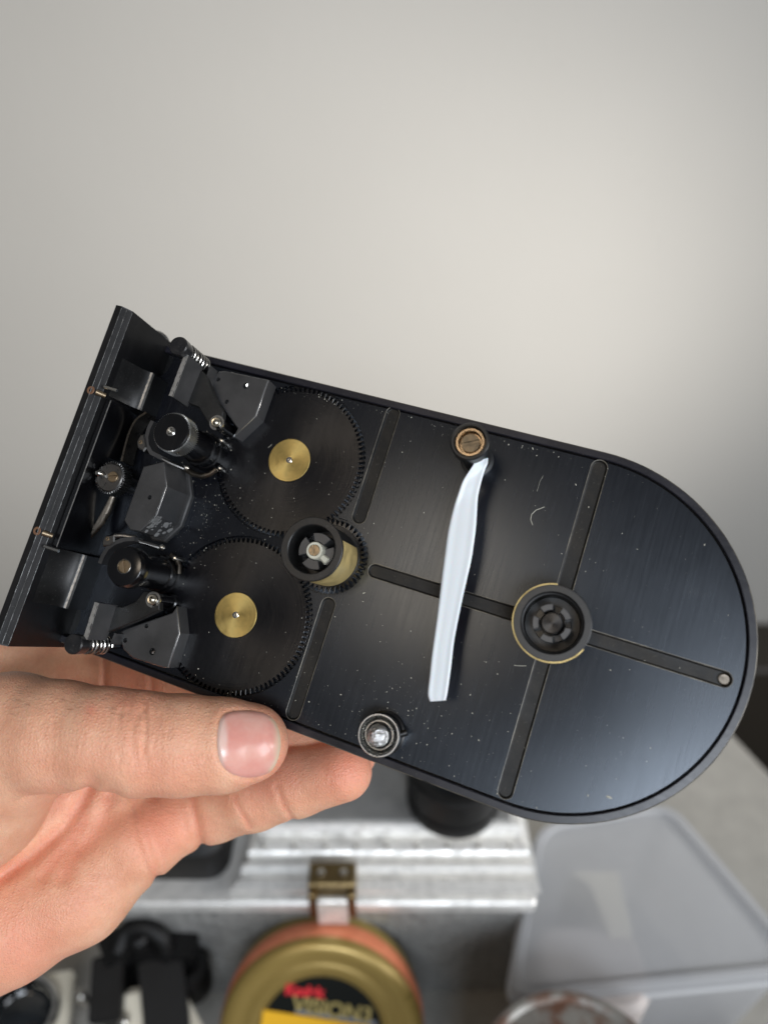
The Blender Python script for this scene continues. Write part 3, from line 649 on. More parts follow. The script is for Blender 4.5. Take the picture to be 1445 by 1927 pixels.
le = [(207, 934), (195, 958), (180, 984), (164, 1006), (152, 1026)]; re_ = [(219, 936), (209, 962), (197, 985), (181, 1004), (167, 1020)]
b = MB(); vs = []
for i, (p, q) in enumerate(zip(le, re_)):
    h_ = 6.5 - .4 * i; a_, c_ = P3(*p, h_), P3(*q, h_ - .5); m_ = [(x + y) / 2 for x, y in zip(a_, c_)]; m_[2] += .35
    for o_ in (0, -.3): vs += [(a_[0], a_[1], a_[2] + o_), (m_[0], m_[1], m_[2] + o_), (c_[0], c_[1], c_[2] + o_)]
k = len(le); idx = [0, 1, 2, 5, 4, 3]
b.add(vs, [(i * 6 + idx[j], i * 6 + idx[(j + 1) % 6], i * 6 + 6 + idx[(j + 1) % 6], i * 6 + 6 + idx[j]) for i in range(k - 1) for j in range(6)] + [tuple(idx), tuple((k - 1) * 6 + j for j in idx[::-1])])
b.build('leaf_spring', M['dbronze'], mag, P3(180, 984, 6), sharp=60)
# --- gears
for c_ in (GC1, GC2):
    b = MB(); b.prism(gear_poly(c_, GR, 1.15, 94, .28, .34), -1.3, .1, .1)
    gr = b.build('large_gear', M['gear'], mag, (*c_, 0), sharp=25)
    br = 5.5
    b = MB(); b.cyl(c_, br, .05, .28, 64, .08); bd = b.build('brass_disc', M['brass'], gr, (*c_, 0), sharp=25)
    b = MB(); b.lathe(c_, [(.8, .2), (.8, .31), (.7, .36), (.25, .36), (.001, .34)], 24); b.build('axle_pin', M['steel'], bd, (*c_, 0))
b = MB(); b.prism(gear_poly(PC, PR, 1.25, 42, .12, .12), -1.2, .55, .1); pg = b.build('pinion', M['gear'], mag, (*PC, 0), sharp=25)
b = MB(); b.cyl(PC, 7.5, .4, .9, 64, .1); b.build('pinion_boss', M['body'], pg, (*PC, 0))
# film core on the pinion
CH = 14.6; CCx = P(586, 1036, CH)
PCc = ((CCx[0] + PC[0]) / 2, (CCx[1] + PC[1]) / 2)
b = MB(); b.lathe(PCc, [(6.75, .5), (6.75, CH - 1.2), (7.1, CH - 1.1), (7.2, CH - .9), (7.2, CH - .15), (7.05, CH), (5.65, CH), (5.45, CH - .2), (5.4, 5.0), (0.01, 5.0)], 72)
core = b.build('film_core', M['core'], mag, (*PCc, 0), sharp=30)
b = MB(); n = 60; vs = []
for i in range(n + 1):
    a_ = R(34 - 262 * i / n)
    for r, z in ((6.78, .9), (7.0, .9), (7.05, 1.0), (7.05, CH - 1.15), (6.78, CH - 1.15)): vs.append((PCc[0] + r * math.cos(a_), PCc[1] + r * math.sin(a_), z))
b.add(vs, [(i * 5 + j, i * 5 + j + 1, i * 5 + j + 6, i * 5 + j + 5) for i in range(n) for j in range(4)] + [(0, 1, 2, 3, 4), tuple(n * 5 + j for j in (4, 3, 2, 1, 0))])
b.build('brass_sleeve', M['brassdrum'], core, (*PCc, 0))
def castle(c, r0, r1, z0, z1, n, gap, rot, m, parent, name):
    for i in range(n):
        a0 = rot + 2 * PI * i / n; a1 = a0 + 2 * PI / n - gap; k = 8
        poly = [(c[0] + r1 * math.cos(a0 + (a1 - a0) * j / k), c[1] + r1 * math.sin(a0 + (a1 - a0) * j / k)) for j in range(k + 1)] + \
               [(c[0] + r0 * math.cos(a1 - (a1 - a0) * j / k), c[1] + r0 * math.sin(a1 - (a1 - a0) * j / k)) for j in range(k + 1)]
        b = MB(); b.prism(poly, z0, z1, .12); b.build(name, m, parent, (*c, z0), sharp=25)
castle(PCc, 2.1, 4.25, 5.0, 11.0, 4, .45, R(55), M['tooth'], core, 'core_lobe')
b = MB(); b.lathe(PCc, [(2.0, 5), (2.0, 12.2), (1.85, 12.4), (1.3, 12.4)], 32)
q = Vector(PCc); dq = Vector((math.cos(R(-25)), math.sin(R(-25)))); pq = Vector((-dq.y, dq.x))
b.prism([tuple(q + dq * 1.7 + pq * .75), tuple(q + dq * 1.7 - pq * .75), tuple(q + dq * 3.6 - pq * .95), tuple(q + dq * 3.9), tuple(q + dq * 3.6 + pq * .95)], 9.5, 11.6, .35)
b.build('nylon_bush', M['cream'], core, (*PCc, 5), sharp=45)
screw(PCc, 1.32, 12.65, M['bronze'], core, R(105))

# --- right-hand hub
HC = P(1038.5, 1172, 12); HH = 12
b = MB(); b.lathe(HC, [(7.7, .05), (7.7, 9.8), (7.95, HH - .1), (7.8, HH), (6.5, HH), (6.3, HH - .25), (6.2, HH - .9), (5.95, HH - 1.0), (5.8, 2.5), (.01, 2.5)], 80)
hub = b.build('take_up_hub', M['core'], mag, (*HC, 0), sharp=30)
b = MB(); n = 70; vs = []
for i in range(n + 1):
    a_ = R(98 + 238 * i / n)
    for r, z in ((7.72, HH - 5), (8.2, HH - 5), (8.2, HH - .35), (8.12, HH - .2), (7.97, HH - .2)): vs.append((HC[0] + r * math.cos(a_), HC[1] + r * math.sin(a_), z))
b.add(vs, [(i * 5 + j, i * 5 + j + 1, i * 5 + j + 6, i * 5 + j + 5) for i in range(n) for j in range(4)] + [(0, 1, 2, 3, 4), tuple(n * 5 + j for j in (4, 3, 2, 1, 0))])
b.build('brass_sleeve', M['brassdrum'], hub, (*HC, 0))
castle(HC, 2.75, 4.1, 2.5, 9.6, 5, .52, R(30), M['tooth'], hub, 'hub_tooth')
b = MB(); b.lathe(HC, [(4.0, 2.5), (4.0, 4.5), (3.9, 4.7), (2.6, 4.7)], 40); b.build('hub_collar', M['gloss'], hub, (*HC, 4.5))
b = MB(); b.cyl(HC, 2.2, 2.5, 10.4, 40, .15); b.build('hub_spindle', M['gear'], hub, (*HC, 4.5))

# --- upper guide post
T = 17.0; c_ = P(883.5, 830, T)
b = MB(); b.lathe(c_, [(3.9, 0), (3.9, .8), (3.1, 1.0), (3.1, T - 4.2), (4.0, T - 3.6), (4.2, T - 3.3), (4.2, T - .35), (3.95, T), (3.5, T), (3.35, T - .3), (3.3, T - 2.8), (.01, T - 2.8)], 56)
post = b.build('guide_post', M['core'], mag, (*c_, 0), sharp=30)
b = MB(); b.lathe(c_, [(3.2, T - 1.3), (3.2, T - .9), (3.05, T - .75), (2.6, T - .75), (2.45, T - 1.1), (2.4, T - 2.6), (.01, T - 2.6)], 48); b.build('copper_ring', M['copper'], post, (*c_, T))
screw(c_, 2.1, T - 1.5, M['oldbronze'], post, R(27))

# --- lower spring post with its ball
H = 6.5; c_ = P(712, 1384, H)
b = MB(); b.lathe(c_, [(4.9, 0), (4.9, 1.6), (4.5, 2.0), (4.3, 4.2), (.01, 4.2)], 48); lp = b.build('detent_post', M['body'], mag, (*c_, 0))
b = MB(); b.lathe(c_, [(3.9, 4.0), (4.55, 4.8), (4.7, H - .3), (4.55, H), (4.3, H), (3.7, H - 1.0), (3.45, H - 1.6), (3.4, 4.0)], 56); b.build('flared_cup', M['dchrome'], lp, (*c_, 4))
b = MB(); b.lathe(c_, [(3.3, 4.2), (3.3, H - .9), (3.15, H - .7), (2.9, H - .7), (2.75, H - 1.1), (2.7, 4.3)], 48); b.build('inner_ring', M['steel'], lp, (*c_, 4))
b = MB(); rb = 2.45; b.lathe(c_, [(rb * math.cos(R(a_)), H + .6 + rb * math.sin(R(a_))) for a_ in range(-80, 91, 8)] + [(.001, H + .6 + rb)], 40)
bo = b.build('ball', M['dented'], lp, (*c_, H), sharp=80)
q0, q1 = P3(747, 1384, 3.4), P3(766, 1378, 3.2)
b = MB(); b.tube([q0, q1], .75, 14); b.build('stop_pin', M['body'], lp, q0)

# --- sprocket-side rollers
RH = 19.6
c1 = P(322, 812, RH); c2 = P(234, 1066, RH)
b = MB(); b.lathe(c1, [(4.8, 0), (4.8, 2.5), (4.4, 2.8), (4.4, 5.2), (4.0, 5.5), (3.85, 6), (3.85, 14.6), (3.6, 15), (.01, 15)], 56); r1 = b.build('feed_roller', M['gloss'], mag, (*c1, 0), sharp=30)
b = MB(); b.prism(gear_poly(c1, 4.8, .42, 60, .15, .15), 15.0, RH - .5, .15); cap_ = b.build('knurled_cap', M['knurl2'], r1, (*c1, 15), sharp=20)
b = MB(); b.lathe(c1, [(4.45, RH - .6), (4.4, RH - .15), (4.2, RH), (1.15, RH), (1.1, RH - .9)], 56); b.build('cap_face', M['gloss'], r1, (*c1, RH), sharp=30)
b = MB(); b.lathe(c1, [(1.12, RH - .8), (1.12, RH + .05), (1.0, RH + .12), (.8, RH + .1), (.78, RH - .5), (.6, RH - .35), (.01, RH - .2)], 28); b.build('screw', M['steel'], r1, (*c1, RH))
b = MB(); b.lathe(c2, [(4.8, 0), (4.8, 2.5), (4.4, 2.8), (4.4, 5.2), (4.05, 5.5), (4.05, 15.2), (4.3, 15.6), (4.75, 16), (4.8, 16.4), (4.8, 18.4), (4.6, 18.8), (4.35, RH - .1), (4.15, RH), (1.75, RH), (1.7, RH - .6)], 64); r2 = b.build('sprocket_roller', M['gloss'], mag, (*c2, 0), sharp=30)
screw(c2, 1.5, RH - .1, M['bronze'], r2, R(118))
b = MB(); b.lathe(c2, [(1.7, RH - .5), (1.7, RH + .05), (1.62, RH + .08), (1.55, RH - .4)], 32); b.build('washer', M['steel'], r2, (*c2, RH))
KH = 12.5; c3 = P(206, 898, KH)
b = MB(); b.lathe(c3, [(2.0, 0), (2.0, 9.5)], 24); b.prism(gear_poly(c3, 4.15, .5, 38, .2, .2), 8.6, KH - .25, .2); kn = b.build('knurled_knob', M['knurl'], mag, (*c3, 9), sharp=20)
b = MB(); b.cyl(c3, 3.55, KH - .4, KH, 48, .25); b.build('knob_face', M['dsteel'], kn, (*c3, KH))
cs = P(212, 897, KH + .4); screw(cs, 1.35, KH + .45, M['bronze'], kn, R(20))
q0, q1 = P3(194, 893, KH), P3(184, 890, KH + 1.6)
b = MB(); b.tube([q0, (q0[0] * .6 + q1[0] * .4, q0[1] * .6 + q1[1] * .4, KH + 1.3), q1], [.8, .8, .7], 14); b.tube([q1, (2 * q1[0] - q0[0], 2 * q1[1] - q0[1], q1[2] + .3)], [.95, .6], 14); b.build('crank_pin', M['steel'], kn, q0)

# --- guide blocks
def block(pts, h, name, holes=(), z0=0.05, bev=0.25, m='block'):
    poly = ccw([P(*p, h) for p in pts]); b = MB(); n = len(poly); top = inset(poly, bev)
    b.add([(x, y, z0) for x, y in poly] + [(x, y, h - bev) for x, y in poly] + [(x, y, h) for x, y in top],
          [(j * n + i, j * n + (i + 1) % n, (j + 1) * n + (i + 1) % n, (j + 1) * n + i) for j in range(2) for i in range(n)])
    relief(b, top, [(circle(P(*q, h), r, 20), 1.6) for q, r in holes], h, h)
    cx, cy = poly[0]
    o = b.build(name, M[m], mag, (cx, cy, 0), sharp=25, normals=False)
    e = MB(); k = [(x, y, h - bev * .9) for x, y in inset(poly, .02)]; t2 = [(x, y, h + .004) for x, y in inset(poly, bev + .06)]; ko = [(x, y, h - bev - .12) for x, y in inset(poly, -.012)]; kk = [(x, y, h - bev * .45) for x, y in inset(poly, bev * .42)]
    e.add(ko + [(x, y, h - bev + .01) for x, y in inset(poly, -.012)] + t2, [(j * n + i, j * n + (i + 1) % n, (j + 1) * n + (i + 1) % n, (j + 1) * n + i) for j in range(2) for i in range(n)])
    e.build('worn_edge', M['edge'], o, (cx, cy, h), sharp=60)
    return o
ub = block([(412, 699), (424, 698), (506, 715), (482, 782), (441, 821), (447, 806), (399, 741), (393, 728), (396, 712)], 5.2, 'guide_block', [((411, 714), .55), ((463, 726), .85), ((427, 756), .6)])
q = P(463, 724, 5); b = MB(); b.tube([(q[0] - .2, q[1], 4.6), (q[0] + .5, q[1] - .1, 5.15)], .4, 10); b.build('set_pin', M['steel'], ub, (*q, 5))
lb_ = block([(226, 1200), (228, 1188), (237, 1183), (324, 1153), (333, 1141), (338, 1192), (317, 1257), (306, 1256), (250, 1238), (232, 1222)], 5.2, 'guide_block', [((276, 1178), .55), ((236, 1205), .6), ((287, 1226), .85)])
q = P(287, 1226, 5); b = MB(); b.tube([(q[0] - .2, q[1], 4.6), (q[0] + .5, q[1] - .1, 5.15)], .42, 10); b.build('set_pin', M['steel'], lb_, (*q, 5))
cb = block([(270, 878), (309, 868), (314, 915), (294, 972), (264, 1000), (245, 997), (234, 979)], 12.5, 'centre_block', [((282, 936), .55)], bev=.2)
poly = [P(*p, 12.5) for p in [(294, 972), (264, 1000), (270, 992), (290, 974)]]
q = inset(ccw([P(*p, 12.5) for p in [(270, 878), (309, 868), (314, 915), (294, 972), (264, 1000), (245, 997), (234, 979)]]), -.9)
b = MB(); b.prism(q, 0.05, 1.6, .3); b.build('block_foot', M['block'], cb, (*q[0], 0), sharp=25)
# chipped paint on the block's lower flank
A = np.array(P3(294, 972, 12.5)); B_ = np.array(P3(264, 1000, 12.5)); nrm = np.cross(B_ - A, [0, 0, 1]); nrm /= np.linalg.norm(nrm)
if nrm @ (np.array([*P(330, 1030, 0), 0]) - A) < 0: nrm = -nrm
e = MB()
for i in range(38):
    t = random.random() * .95; zz = 12.2 - 10 * random.random() ** 1.7; s_ = .1 + .75 * random.random() ** 2.5; p_ = A * (1 - t) + B_ * t; p_[2] = zz; p_ += nrm * .05
    tx = (B_ - A) / np.linalg.norm(B_ - A)
    k = random.randint(5, 7); vs = [p_ + tx * s_ * (.6 + .8 * random.random()) * math.cos(2 * PI * j / k) + np.array([0, 0, 1]) * s_ * (.7 + 1.4 * random.random()) * math.sin(2 * PI * j / k) for j in range(k)]
    e.add(vs, [tuple(range(k))])
ch_ = e.build('chipped_paint', M['chip'], cb, tuple(A)); ch_['kind'] = 'stuff'

# --- spring levers
def ribbon_wall(b, pts, h0, h1, th):
    q = [np.array(p) for p in pts]; vs = []
    for i, p in enumerate(q):
        t = q[min(i + 1, len(q) - 1)] - q[max(0, i - 1)]; t /= np.linalg.norm(t); nn = np.array([-t[1], t[0]]) * th / 2
        vs += [(*(p + nn), h0), (*(p + nn), h1), (*(p - nn), h1), (*(p - nn), h0)]
    k = len(q); b.add(vs, [(i * 4 + j, i * 4 + j + 1, i * 4 + j + 5, i * 4 + j + 4) for i in range(k - 1) for j in range(3)] + [(0, 1, 2, 3), (k * 4 - 1, k * 4 - 2, k * 4 - 3, k * 4 - 4)])
def lever(head, e0, e1, arm, piv, tab):
    HP = 19.0; ch = P(*head, HP)
    b = MB(); poly = [P(*p, 9.5) for p in arm]; b.prism(poly, 7.6, 9.5, .2); lv = b.build('spring_lever', M['body2'], mag, (*poly[0], 9), sharp=25)
    b = MB(); ribbon_wall(b, [P(*e0, 17), P(*e1, 17)], 9.0, 17.0, .95); br = b.build('bracket', M['block'], lv, (*P(*e0, 17), 9), sharp=25)
    p0, p1 = np.array(P(*e0, 17)), np.array(P(*e1, 17)); e = MB(); d_ = (p1 - p0) / np.linalg.norm(p1 - p0); nn = np.array([-d_[1], d_[0]])
    vs = []; k = 12
    for i in range(k + 1):
        p = p0 + (p1 - p0) * i / k; ww = .43 + .1 * random.random(); vs += [(*(p - nn * ww), 17.02), (*(p + nn * ww), 17.02), (*(p + nn * .49), 16.7 - .2 * random.random())]
    e.add(vs, [(i * 3 + j, i * 3 + j + 1, i * 3 + j + 4, i * 3 + j + 3) for i in range(k) for j in range(2)]); e.build('worn_edge', M['worn'], br, (*p0, 17))
    b = MB(); b.lathe(ch, [(1.0, 1), (1.0, 14.5), (2.0, 14.8), (2.15, 15.2), (2.15, 16.2), (2.3, 16.4), (2.35, HP - .35), (2.15, HP), (.01, HP + .03)], 40); pl_ = b.build('plunger', M['plunger'], lv, (*ch, 0), sharp=30)
    z0, z1, tn = 6.2, 14.4, 5.2; pts = [(ch[0] + 2.05 * math.cos(2 * PI * t), ch[1] + 2.05 * math.sin(2 * PI * t), z0 + (z1 - z0) * t / tn) for t in np.linspace(0, tn, 130)]
    b = MB(); b.tube(pts, .3, 8); b.build('coil_spring', M['spring'], lv, (*ch, z0))
    b = MB(); ribbon_wall(b, [P(*tab[0], 8), P(*tab[1], 8)], 3.0, 8.5, .6); b.build('spring_tab', M['block'], lv, (*P(*tab[0], 8), 3), sharp=25)
    cp = P(*piv, 10.5)
    b = MB(); b.lathe(cp, [(1.9, 0), (1.9, 2), (1.55, 2.2), (1.55, 9.4), (1.3, 9.6), (1.3, 10.2)], 32); pv = b.build('pivot_post', M['gloss'], lv, (*cp, 0))
    b = MB(); n = 40; vs = []
    for i in range(n + 1):
        a_ = R(-35 + 320 * i / n)
        for r, z in ((1.1, 9.6), (1.1, 9.95), (1.9, 9.95), (1.95, 9.6)): vs.append((cp[0] + r * math.cos(a_), cp[1] + r * math.sin(a_), z))
    b.add(vs, [(i * 4 + j, i * 4 + (j + 1) % 4, i * 4 + 4 + (j + 1) % 4, i * 4 + 4 + j) for i in range(n) for j in range(4)] + [(0, 1, 2, 3), tuple(n * 4 + j for j in (3, 2, 1, 0))])
    b.build('retaining_clip', M['steel'], pv, (*cp, 10))
    b = MB(); b.lathe(cp, [(1.25, 9.5), (1.25, 10.3), (1.1, 10.5), (.75, 10.45), (.6, 10.6), (.001, 10.75)], 32); b.build('pivot_head', M['axle'], pv, (*cp, 10), sharp=50)
    return lv
lever((335, 650), (351, 667), (321, 745), [(352, 672), (388, 706), (400, 740), (420, 775), (416, 808), (398, 806), (374, 766), (338, 752)], (406, 794), ((398, 690), (389, 722)))
lever((137, 1212), (182, 1134), (160, 1203), [(186, 1147), (205, 1140), (232, 1142), (255, 1132), (272, 1112), (300, 1118), (300, 1148), (262, 1166), (215, 1185), (172, 1200)], (286, 1128), ((220, 1192), (212, 1212)))

# --- film clamps beside the rollers
def clamp(head, hole, arc, rod, rodr, knob, h):
    b = MB(); poly = [P(*p, h) for p in head]; b.prism(poly, h - 2.2, h, .3); cl = b.build('film_clamp', M['dsteel'], mag, (*poly[0], h), sharp=25)
    c_ = P(*hole, h); b = MB(); b.lathe(c_, [(.5, h - .2), (.5, h + .12), (.3, h + .14), (.25, h - .1), (.01, h - .1)], 16); b.build('rivet', M['bronze'], cl, (*c_, h))
    b = MB(); q = [P(*p, h - .4) for p in arc]; vs = []
    ribbon_wall(b, q, h - 4.5, h - .4, 1.0); b.build('clamp_shoe', M['block'], cl, (*q[0], h), sharp=30)
    b = MB(); b.tube([P3(*p, z) for p, z in rod], rodr, 10); b.build('spring_rod', M['dsteel'], cl, P3(*rod[0][0], rod[0][1]))
    kq = P3(*knob[0], knob[1]); b = MB(); b.lathe(kq[:2], [(.01, kq[2] - .7), (.6, kq[2] - .5), (.75, kq[2]), (.5, kq[2] + .5), (.01, kq[2] + .65)], 16); b.build('rod_stud', M['steel'], cl, kq)
clamp([(257, 831), (264, 818), (271, 816), (274, 830), (276, 842), (270, 850), (258, 842)], (265, 832), [(287, 792), (280, 806), (276, 822), (277, 838), (285, 852), (303, 861)],
      [((285, 850), 13), ((303, 862), 12.6), ((327, 874), 11.5), ((347, 882), 10.5)], .5, ((350, 880), 10), 14)
clamp([(192, 1018), (198, 1008), (216, 1005), (215, 1020), (206, 1027), (193, 1028)], (203, 1014), [(188, 1060), (194, 1045), (203, 1031), (217, 1021), (235, 1015), (253, 1014)],
      [((216, 1008), 13.5), ((236, 1008), 13), ((254, 1011), 12.5), ((262, 1019), 11), ((280, 1024), 10), ((300, 1031), 9)], .55, ((305, 1030), 9), 14)
# curved tension wires at the roller feet
b = MB(); b.tube([P3(*p, 3.5) for p in ((352, 884), (365, 892), (381, 896), (396, 892), (408, 883))], .75, 10); b.build('tension_wire', M['dbronze'], mag, P3(352, 884, 3.5))
b = MB(); b.tube([P3(*p, 3.0) for p in ((322, 1044), (332, 1052), (338, 1065), (337, 1080))], .6, 10); b.build('tension_wire', M['dbronze'], mag, P3(322, 1044, 3))
for p_, z in (((415, 828), 3.5), ((343, 901), 1.0), ((327, 1050), 5.0), ((412, 880), 2.0)):
    q = P3(*p_, z); b = MB(); b.lathe(q[:2], [(.7, 0), (.7, z - .3), (.5, z), (.01, z + .1)], 18); b.build('stud', M['steel'], mag, (*q[:2], 0))

# --- dust and fibres lying on the plate: nobody could count them
b = MB(); k = 0
def fleck(x, y, s, e, z=.03):
    a_ = random.random() * PI; ux, uy = math.cos(a_), math.sin(a_); s2 = s / e
    n = 6; vs = [(x + ux * s * math.cos(2 * PI * j / n) * (.7 + .5 * random.random()) - uy * s2 * math.sin(2 * PI * j / n), y + uy * s * math.cos(2 * PI * j / n) + ux * s2 * math.sin(2 * PI * j / n), z) for j in range(n)] + [(x, y, z + s2 * .9)]
    b.add(vs, [(j, (j + 1) % n, n) for j in range(n)])
def ok(x, y):
    if x > XC and math.hypot(x - XC, y) > RI - .8: return False
    return abs(y) < RI - .6 and -112 < x
while k < 900:
    t = random.random()
    if t < .45: x, y = random.uniform(-112, 38), random.uniform(-38, 38)
    elif t < .62: x, y = random.uniform(-105, 10), (RI - .9 - abs(random.gauss(0, .8))) * random.choice((1, 1, -1))
    elif t < .8: x, y = random.gauss(-28, 10), random.gauss(-30, 6)
    else: x, y = random.gauss(-88, 7), random.gauss(2, 6)
    if not ok(x, y): continue
    ins = any(math.hypot(x - c[0], y - c[1]) < GR for c in (GC1, GC2))
    fleck(x, y, .045 + .16 * random.random() ** 4, random.uniform(1, 2.5), .12 if ins else .03); k += 1
for p_, s in (((1145, 1500), .75), ((1106, 1497), .3), ((685, 1116), .4), ((1325, 1025), .3), ((1002, 844), .35), ((683, 1132), .25), ((1083, 912), .3)): fleck(*P(*p_), s, 3)
for pts, r in (([(1002, 988), (998, 978), (1000, 968), (1008, 960), (1024, 954)], .085), ([(967, 1252), (977, 1253), (990, 1253)], .06), ([(505, 842), (508, 840), (512, 836)], .05), ([(1010, 925), (1016, 905), (1022, 895)], .03)):
    b.tube([P3(*p, .12) for p in pts], r, 5)
du = b.build('dust', M['dust'], mag, (0, 0, 0)); du['kind'] = 'stuff'

# --- the white strip threaded over the upper post: lies in the magazine, a thing of its own
SL = [(894, 869, 13.5), (885, 883, 13), (870.7, 905, 12.5), (861, 931, 12), (854, 952.5, 11.5), (847, 980, 11.2), (841.6, 1007, 11), (837, 1042, 10.8), (832.5, 1076, 10.6), (828, 1114, 10.4), (823.4, 1152, 10.3), (818, 1192, 10.2), (812.5, 1232, 10.1), (808.5, 1270, 10), (805, 1305, 10), (809, 1320, 10)]
SR = [(918, 862, 11.5), (917, 872, 12), (912, 884, 12), (905, 907, 12), (899, 934, 11.7), (897, 962, 11.4), (895, 992, 11.2), (891.5, 1020, 11), (887, 1050, 10.8), (879, 1087, 10.6), (870.7, 1123, 10.4), (862, 1165, 10.3), (854, 1207, 10.2), (848, 1257, 10.1), (841.6, 1303, 10), (838, 1318, 10)]
def cr(q, m=5):
    q = [np.array(p, float) for p in q]; o = []
    for i in range(len(q) - 1):
        p0, p1, p2, p3 = [q[max(0, min(len(q) - 1, i + k))] for k in (-1, 0, 1, 2)]
        for t in np.linspace(0, 1, m, endpoint=False): o.append(.5 * (2 * p1 + (p2 - p0) * t + (2 * p0 - 5 * p1 + 4 * p2 - p3) * t * t + (3 * p1 - p0 - 3 * p2 + p3) * t ** 3))
    o.append(q[-1]); return o
l3 = cr([(*P(x, y, h), h) for x, y, h in SL]); r3 = cr([(*P(x, y, h), h) for x, y, h in SR])
cols = [(0, 0), (.04, .2), (.10, .27), (.17, .17), (.35, .22), (.5, .24), (.65, .22), (.83, .17), (.90, .27), (.96, .2), (1, 0)]
b = MB(); nc = len(cols); vs = []
for i, (p, q) in enumerate(zip(l3, r3)):
    for f, z in cols: vs.append(p * (1 - f) + q * f + np.array([0, 0, z]))
    for f, z in reversed(cols): vs.append(p * (1 - f) + q * f + np.array([0, 0, z - .3]))
m2 = 2 * nc; K = len(l3)
b.add(vs, [(i * m2 + j, i * m2 + (j + 1) % m2, (i + 1) * m2 + (j + 1) % m2, (i + 1) * m2 + j) for i in range(K - 1) for j in range(m2)] + [tuple(range(m2)), tuple(range((K - 1) * m2, K * m2))])
q0, q1 = P3(915, 866, 11.0), P3(924, 858, 11.5)
strip = b.build('film_leader', M['white'], None, tuple(l3[0]), sharp=60)
strip.matrix_world = mag.matrix_world @ Matrix.Translation(Vector(tuple(l3[0])) * MM)
tag(strip, 'bent white plastic film leader hanging off the copper ringed post', 'film strip')

# ================================================================== HAND (signed distance field -> one continuous skin)
def H(px, py, z, r): return (cmm(px, py, z), r)
def cone(Pn, a, b):
    (pa, ra), (pb, rb) = a, b; ab = (pb - pa).astype(np.float32); d = Pn - pa.astype(np.float32)
    t = np.clip(d @ ab / float(ab @ ab), 0, 1).astype(np.float32)
    q = d - t[..., None] * ab
    return np.sqrt((q * q).sum(-1)) - (ra + (rb - ra) * t)
def smin(a, b, k):
    h = np.clip(.5 + .5 * (b - a) / k, 0, 1); return b * (1 - h) + a * h - k * h * (1 - h)
TH = [H(-190, 1490, 183, 19), H(20, 1378, 172, 13.4), H(110, 1384, 168, 12.0), H(200, 1392, 165.5, 11.2), H(262, 1399, 165, 11.1), H(345, 1402, 165.5, 10.75), H(420, 1402, 166.2, 10.1), H(470, 1398, 166.8, 8.7)]
THEN = [H(20, 1430, 180, 14.5), H(-60, 1500, 184, 18), H(-260, 1640, 190, 23)]
IDX = [H(-220, 1330, 200, 14), H(-60, 1275, 206, 11.5), H(130, 1262, 212.5, 10.2), H(240, 1275, 214, 9.8), H(420, 1270, 209, 9.0), H(640, 1320, 202, 8)]
MID = [H(120, 1400, 214, 11), H(330, 1380, 224, 9.6), H(500, 1390, 212, 9), H(660, 1400, 203, 8)]
RING = [H(190, 1500, 212, 11), H(360, 1440, 226, 9.6), H(520, 1430, 212, 9), H(650, 1420, 202, 8)]
LIT = [H(262, 1585, 201, 10.4), H(338, 1536, 211, 9.7), H(405, 1520, 209, 9.1), H(480, 1498, 203, 8.9), H(560, 1472, 198, 8.7), H(645, 1452, 193, 7.6)]
HYP = [H(255, 1588, 203, 10.2), H(150, 1675, 199, 12.6), H(20, 1742, 196, 13.4), H(-150, 1790, 196, 18)]
PALM = [H(215, 1525, 208, 12), H(110, 1600, 207, 13), H(-60, 1680, 204, 17)]
PAL2 = [H(60, 1330, 206, 13), H(120, 1480, 211, 13), H(-80, 1560, 206, 20)]
ARM = [H(-150, 1720, 199, 26), H(-360, 1840, 206, 25), H(-800, 2060, 222, 29)]
def chain(Pn, ch, k=3.0):
    d = None
    for a, b in zip(ch[:-1], ch[1:]):
        e = cone(Pn, a, b); d = e if d is None else smin(d, e, k)
    return d
CRE = [  # photo-plane polylines carved where they cross the skin that faces the viewer: points, width mm, depth mm, depth range
    ([(248, 1484), (256, 1530), (270, 1580), (288, 1630), (303, 1672)], 1.5, 1.1, (180, 240)),       # root of the little finger
    ([(361, 1485), (366, 1530), (374, 1570), (384, 1604)], 1.3, 1.0, (190, 240)),                     # its first joint
    ([(440, 1500), (455, 1530), (470, 1556)], .8, .35, (188, 240)),
    ([(520, 1480), (533, 1512), (552, 1545)], .9, .45, (180, 240)),
    ([(172, 1474), (155, 1510), (120, 1560), (70, 1605), (0, 1652), (-60, 1690)], 2.0, 1.6, (150, 240)),   # fold under the ball of the thumb
    ([(205, 1500), (195, 1540), (170, 1580), (140, 1610), (120, 1650)], 2.6, 1.0, (150, 240)),        # palm lines
    ([(160, 1545), (120, 1600), (80, 1650)], 2.0, .6, (150, 240)),
    ([(197, 1235), (198, 1262), (196, 1295)], .9, .7, (180, 240)),
    ([(283, 1255), (286, 1280), (286, 1300)], .8, .5, (180, 240)),
    ([(0, 1496), (60, 1492), (110, 1478), (150, 1474)], 1.4, .5, (165, 200)),
]
_r = random.Random(5)
for i in range(44):                                                    # wrinkles over the thumb joint, following its round
    x = _r.gauss(268, 34); y = 1304 + 45 * _r.random(); ln = _r.uniform(35, 120); bow = (x - 275) * .10 + _r.uniform(-4, 4)
    dp = .26 * math.exp(-((x - 268) / 42) ** 2) + .05
    CRE.append(([(x, y), (x + bow, y + ln * .35), (x + bow + _r.uniform(-3, 3), y + ln * .7), (x + _r.uniform(-5, 5), min(1488, y + ln))], _r.uniform(.3, .46), dp * _r.uniform(.35, .75), (140, 172)))
NAILC = [(409, 1400), (410, 1375), (414, 1355), (423, 1343), (440, 1338), (470, 1337), (497, 1341), (515, 1352), (525, 1372), (529, 1396), (526, 1420), (519, 1440), (508, 1454), (487, 1462), (462, 1464), (438, 1458), (422, 1447), (412, 1428)]
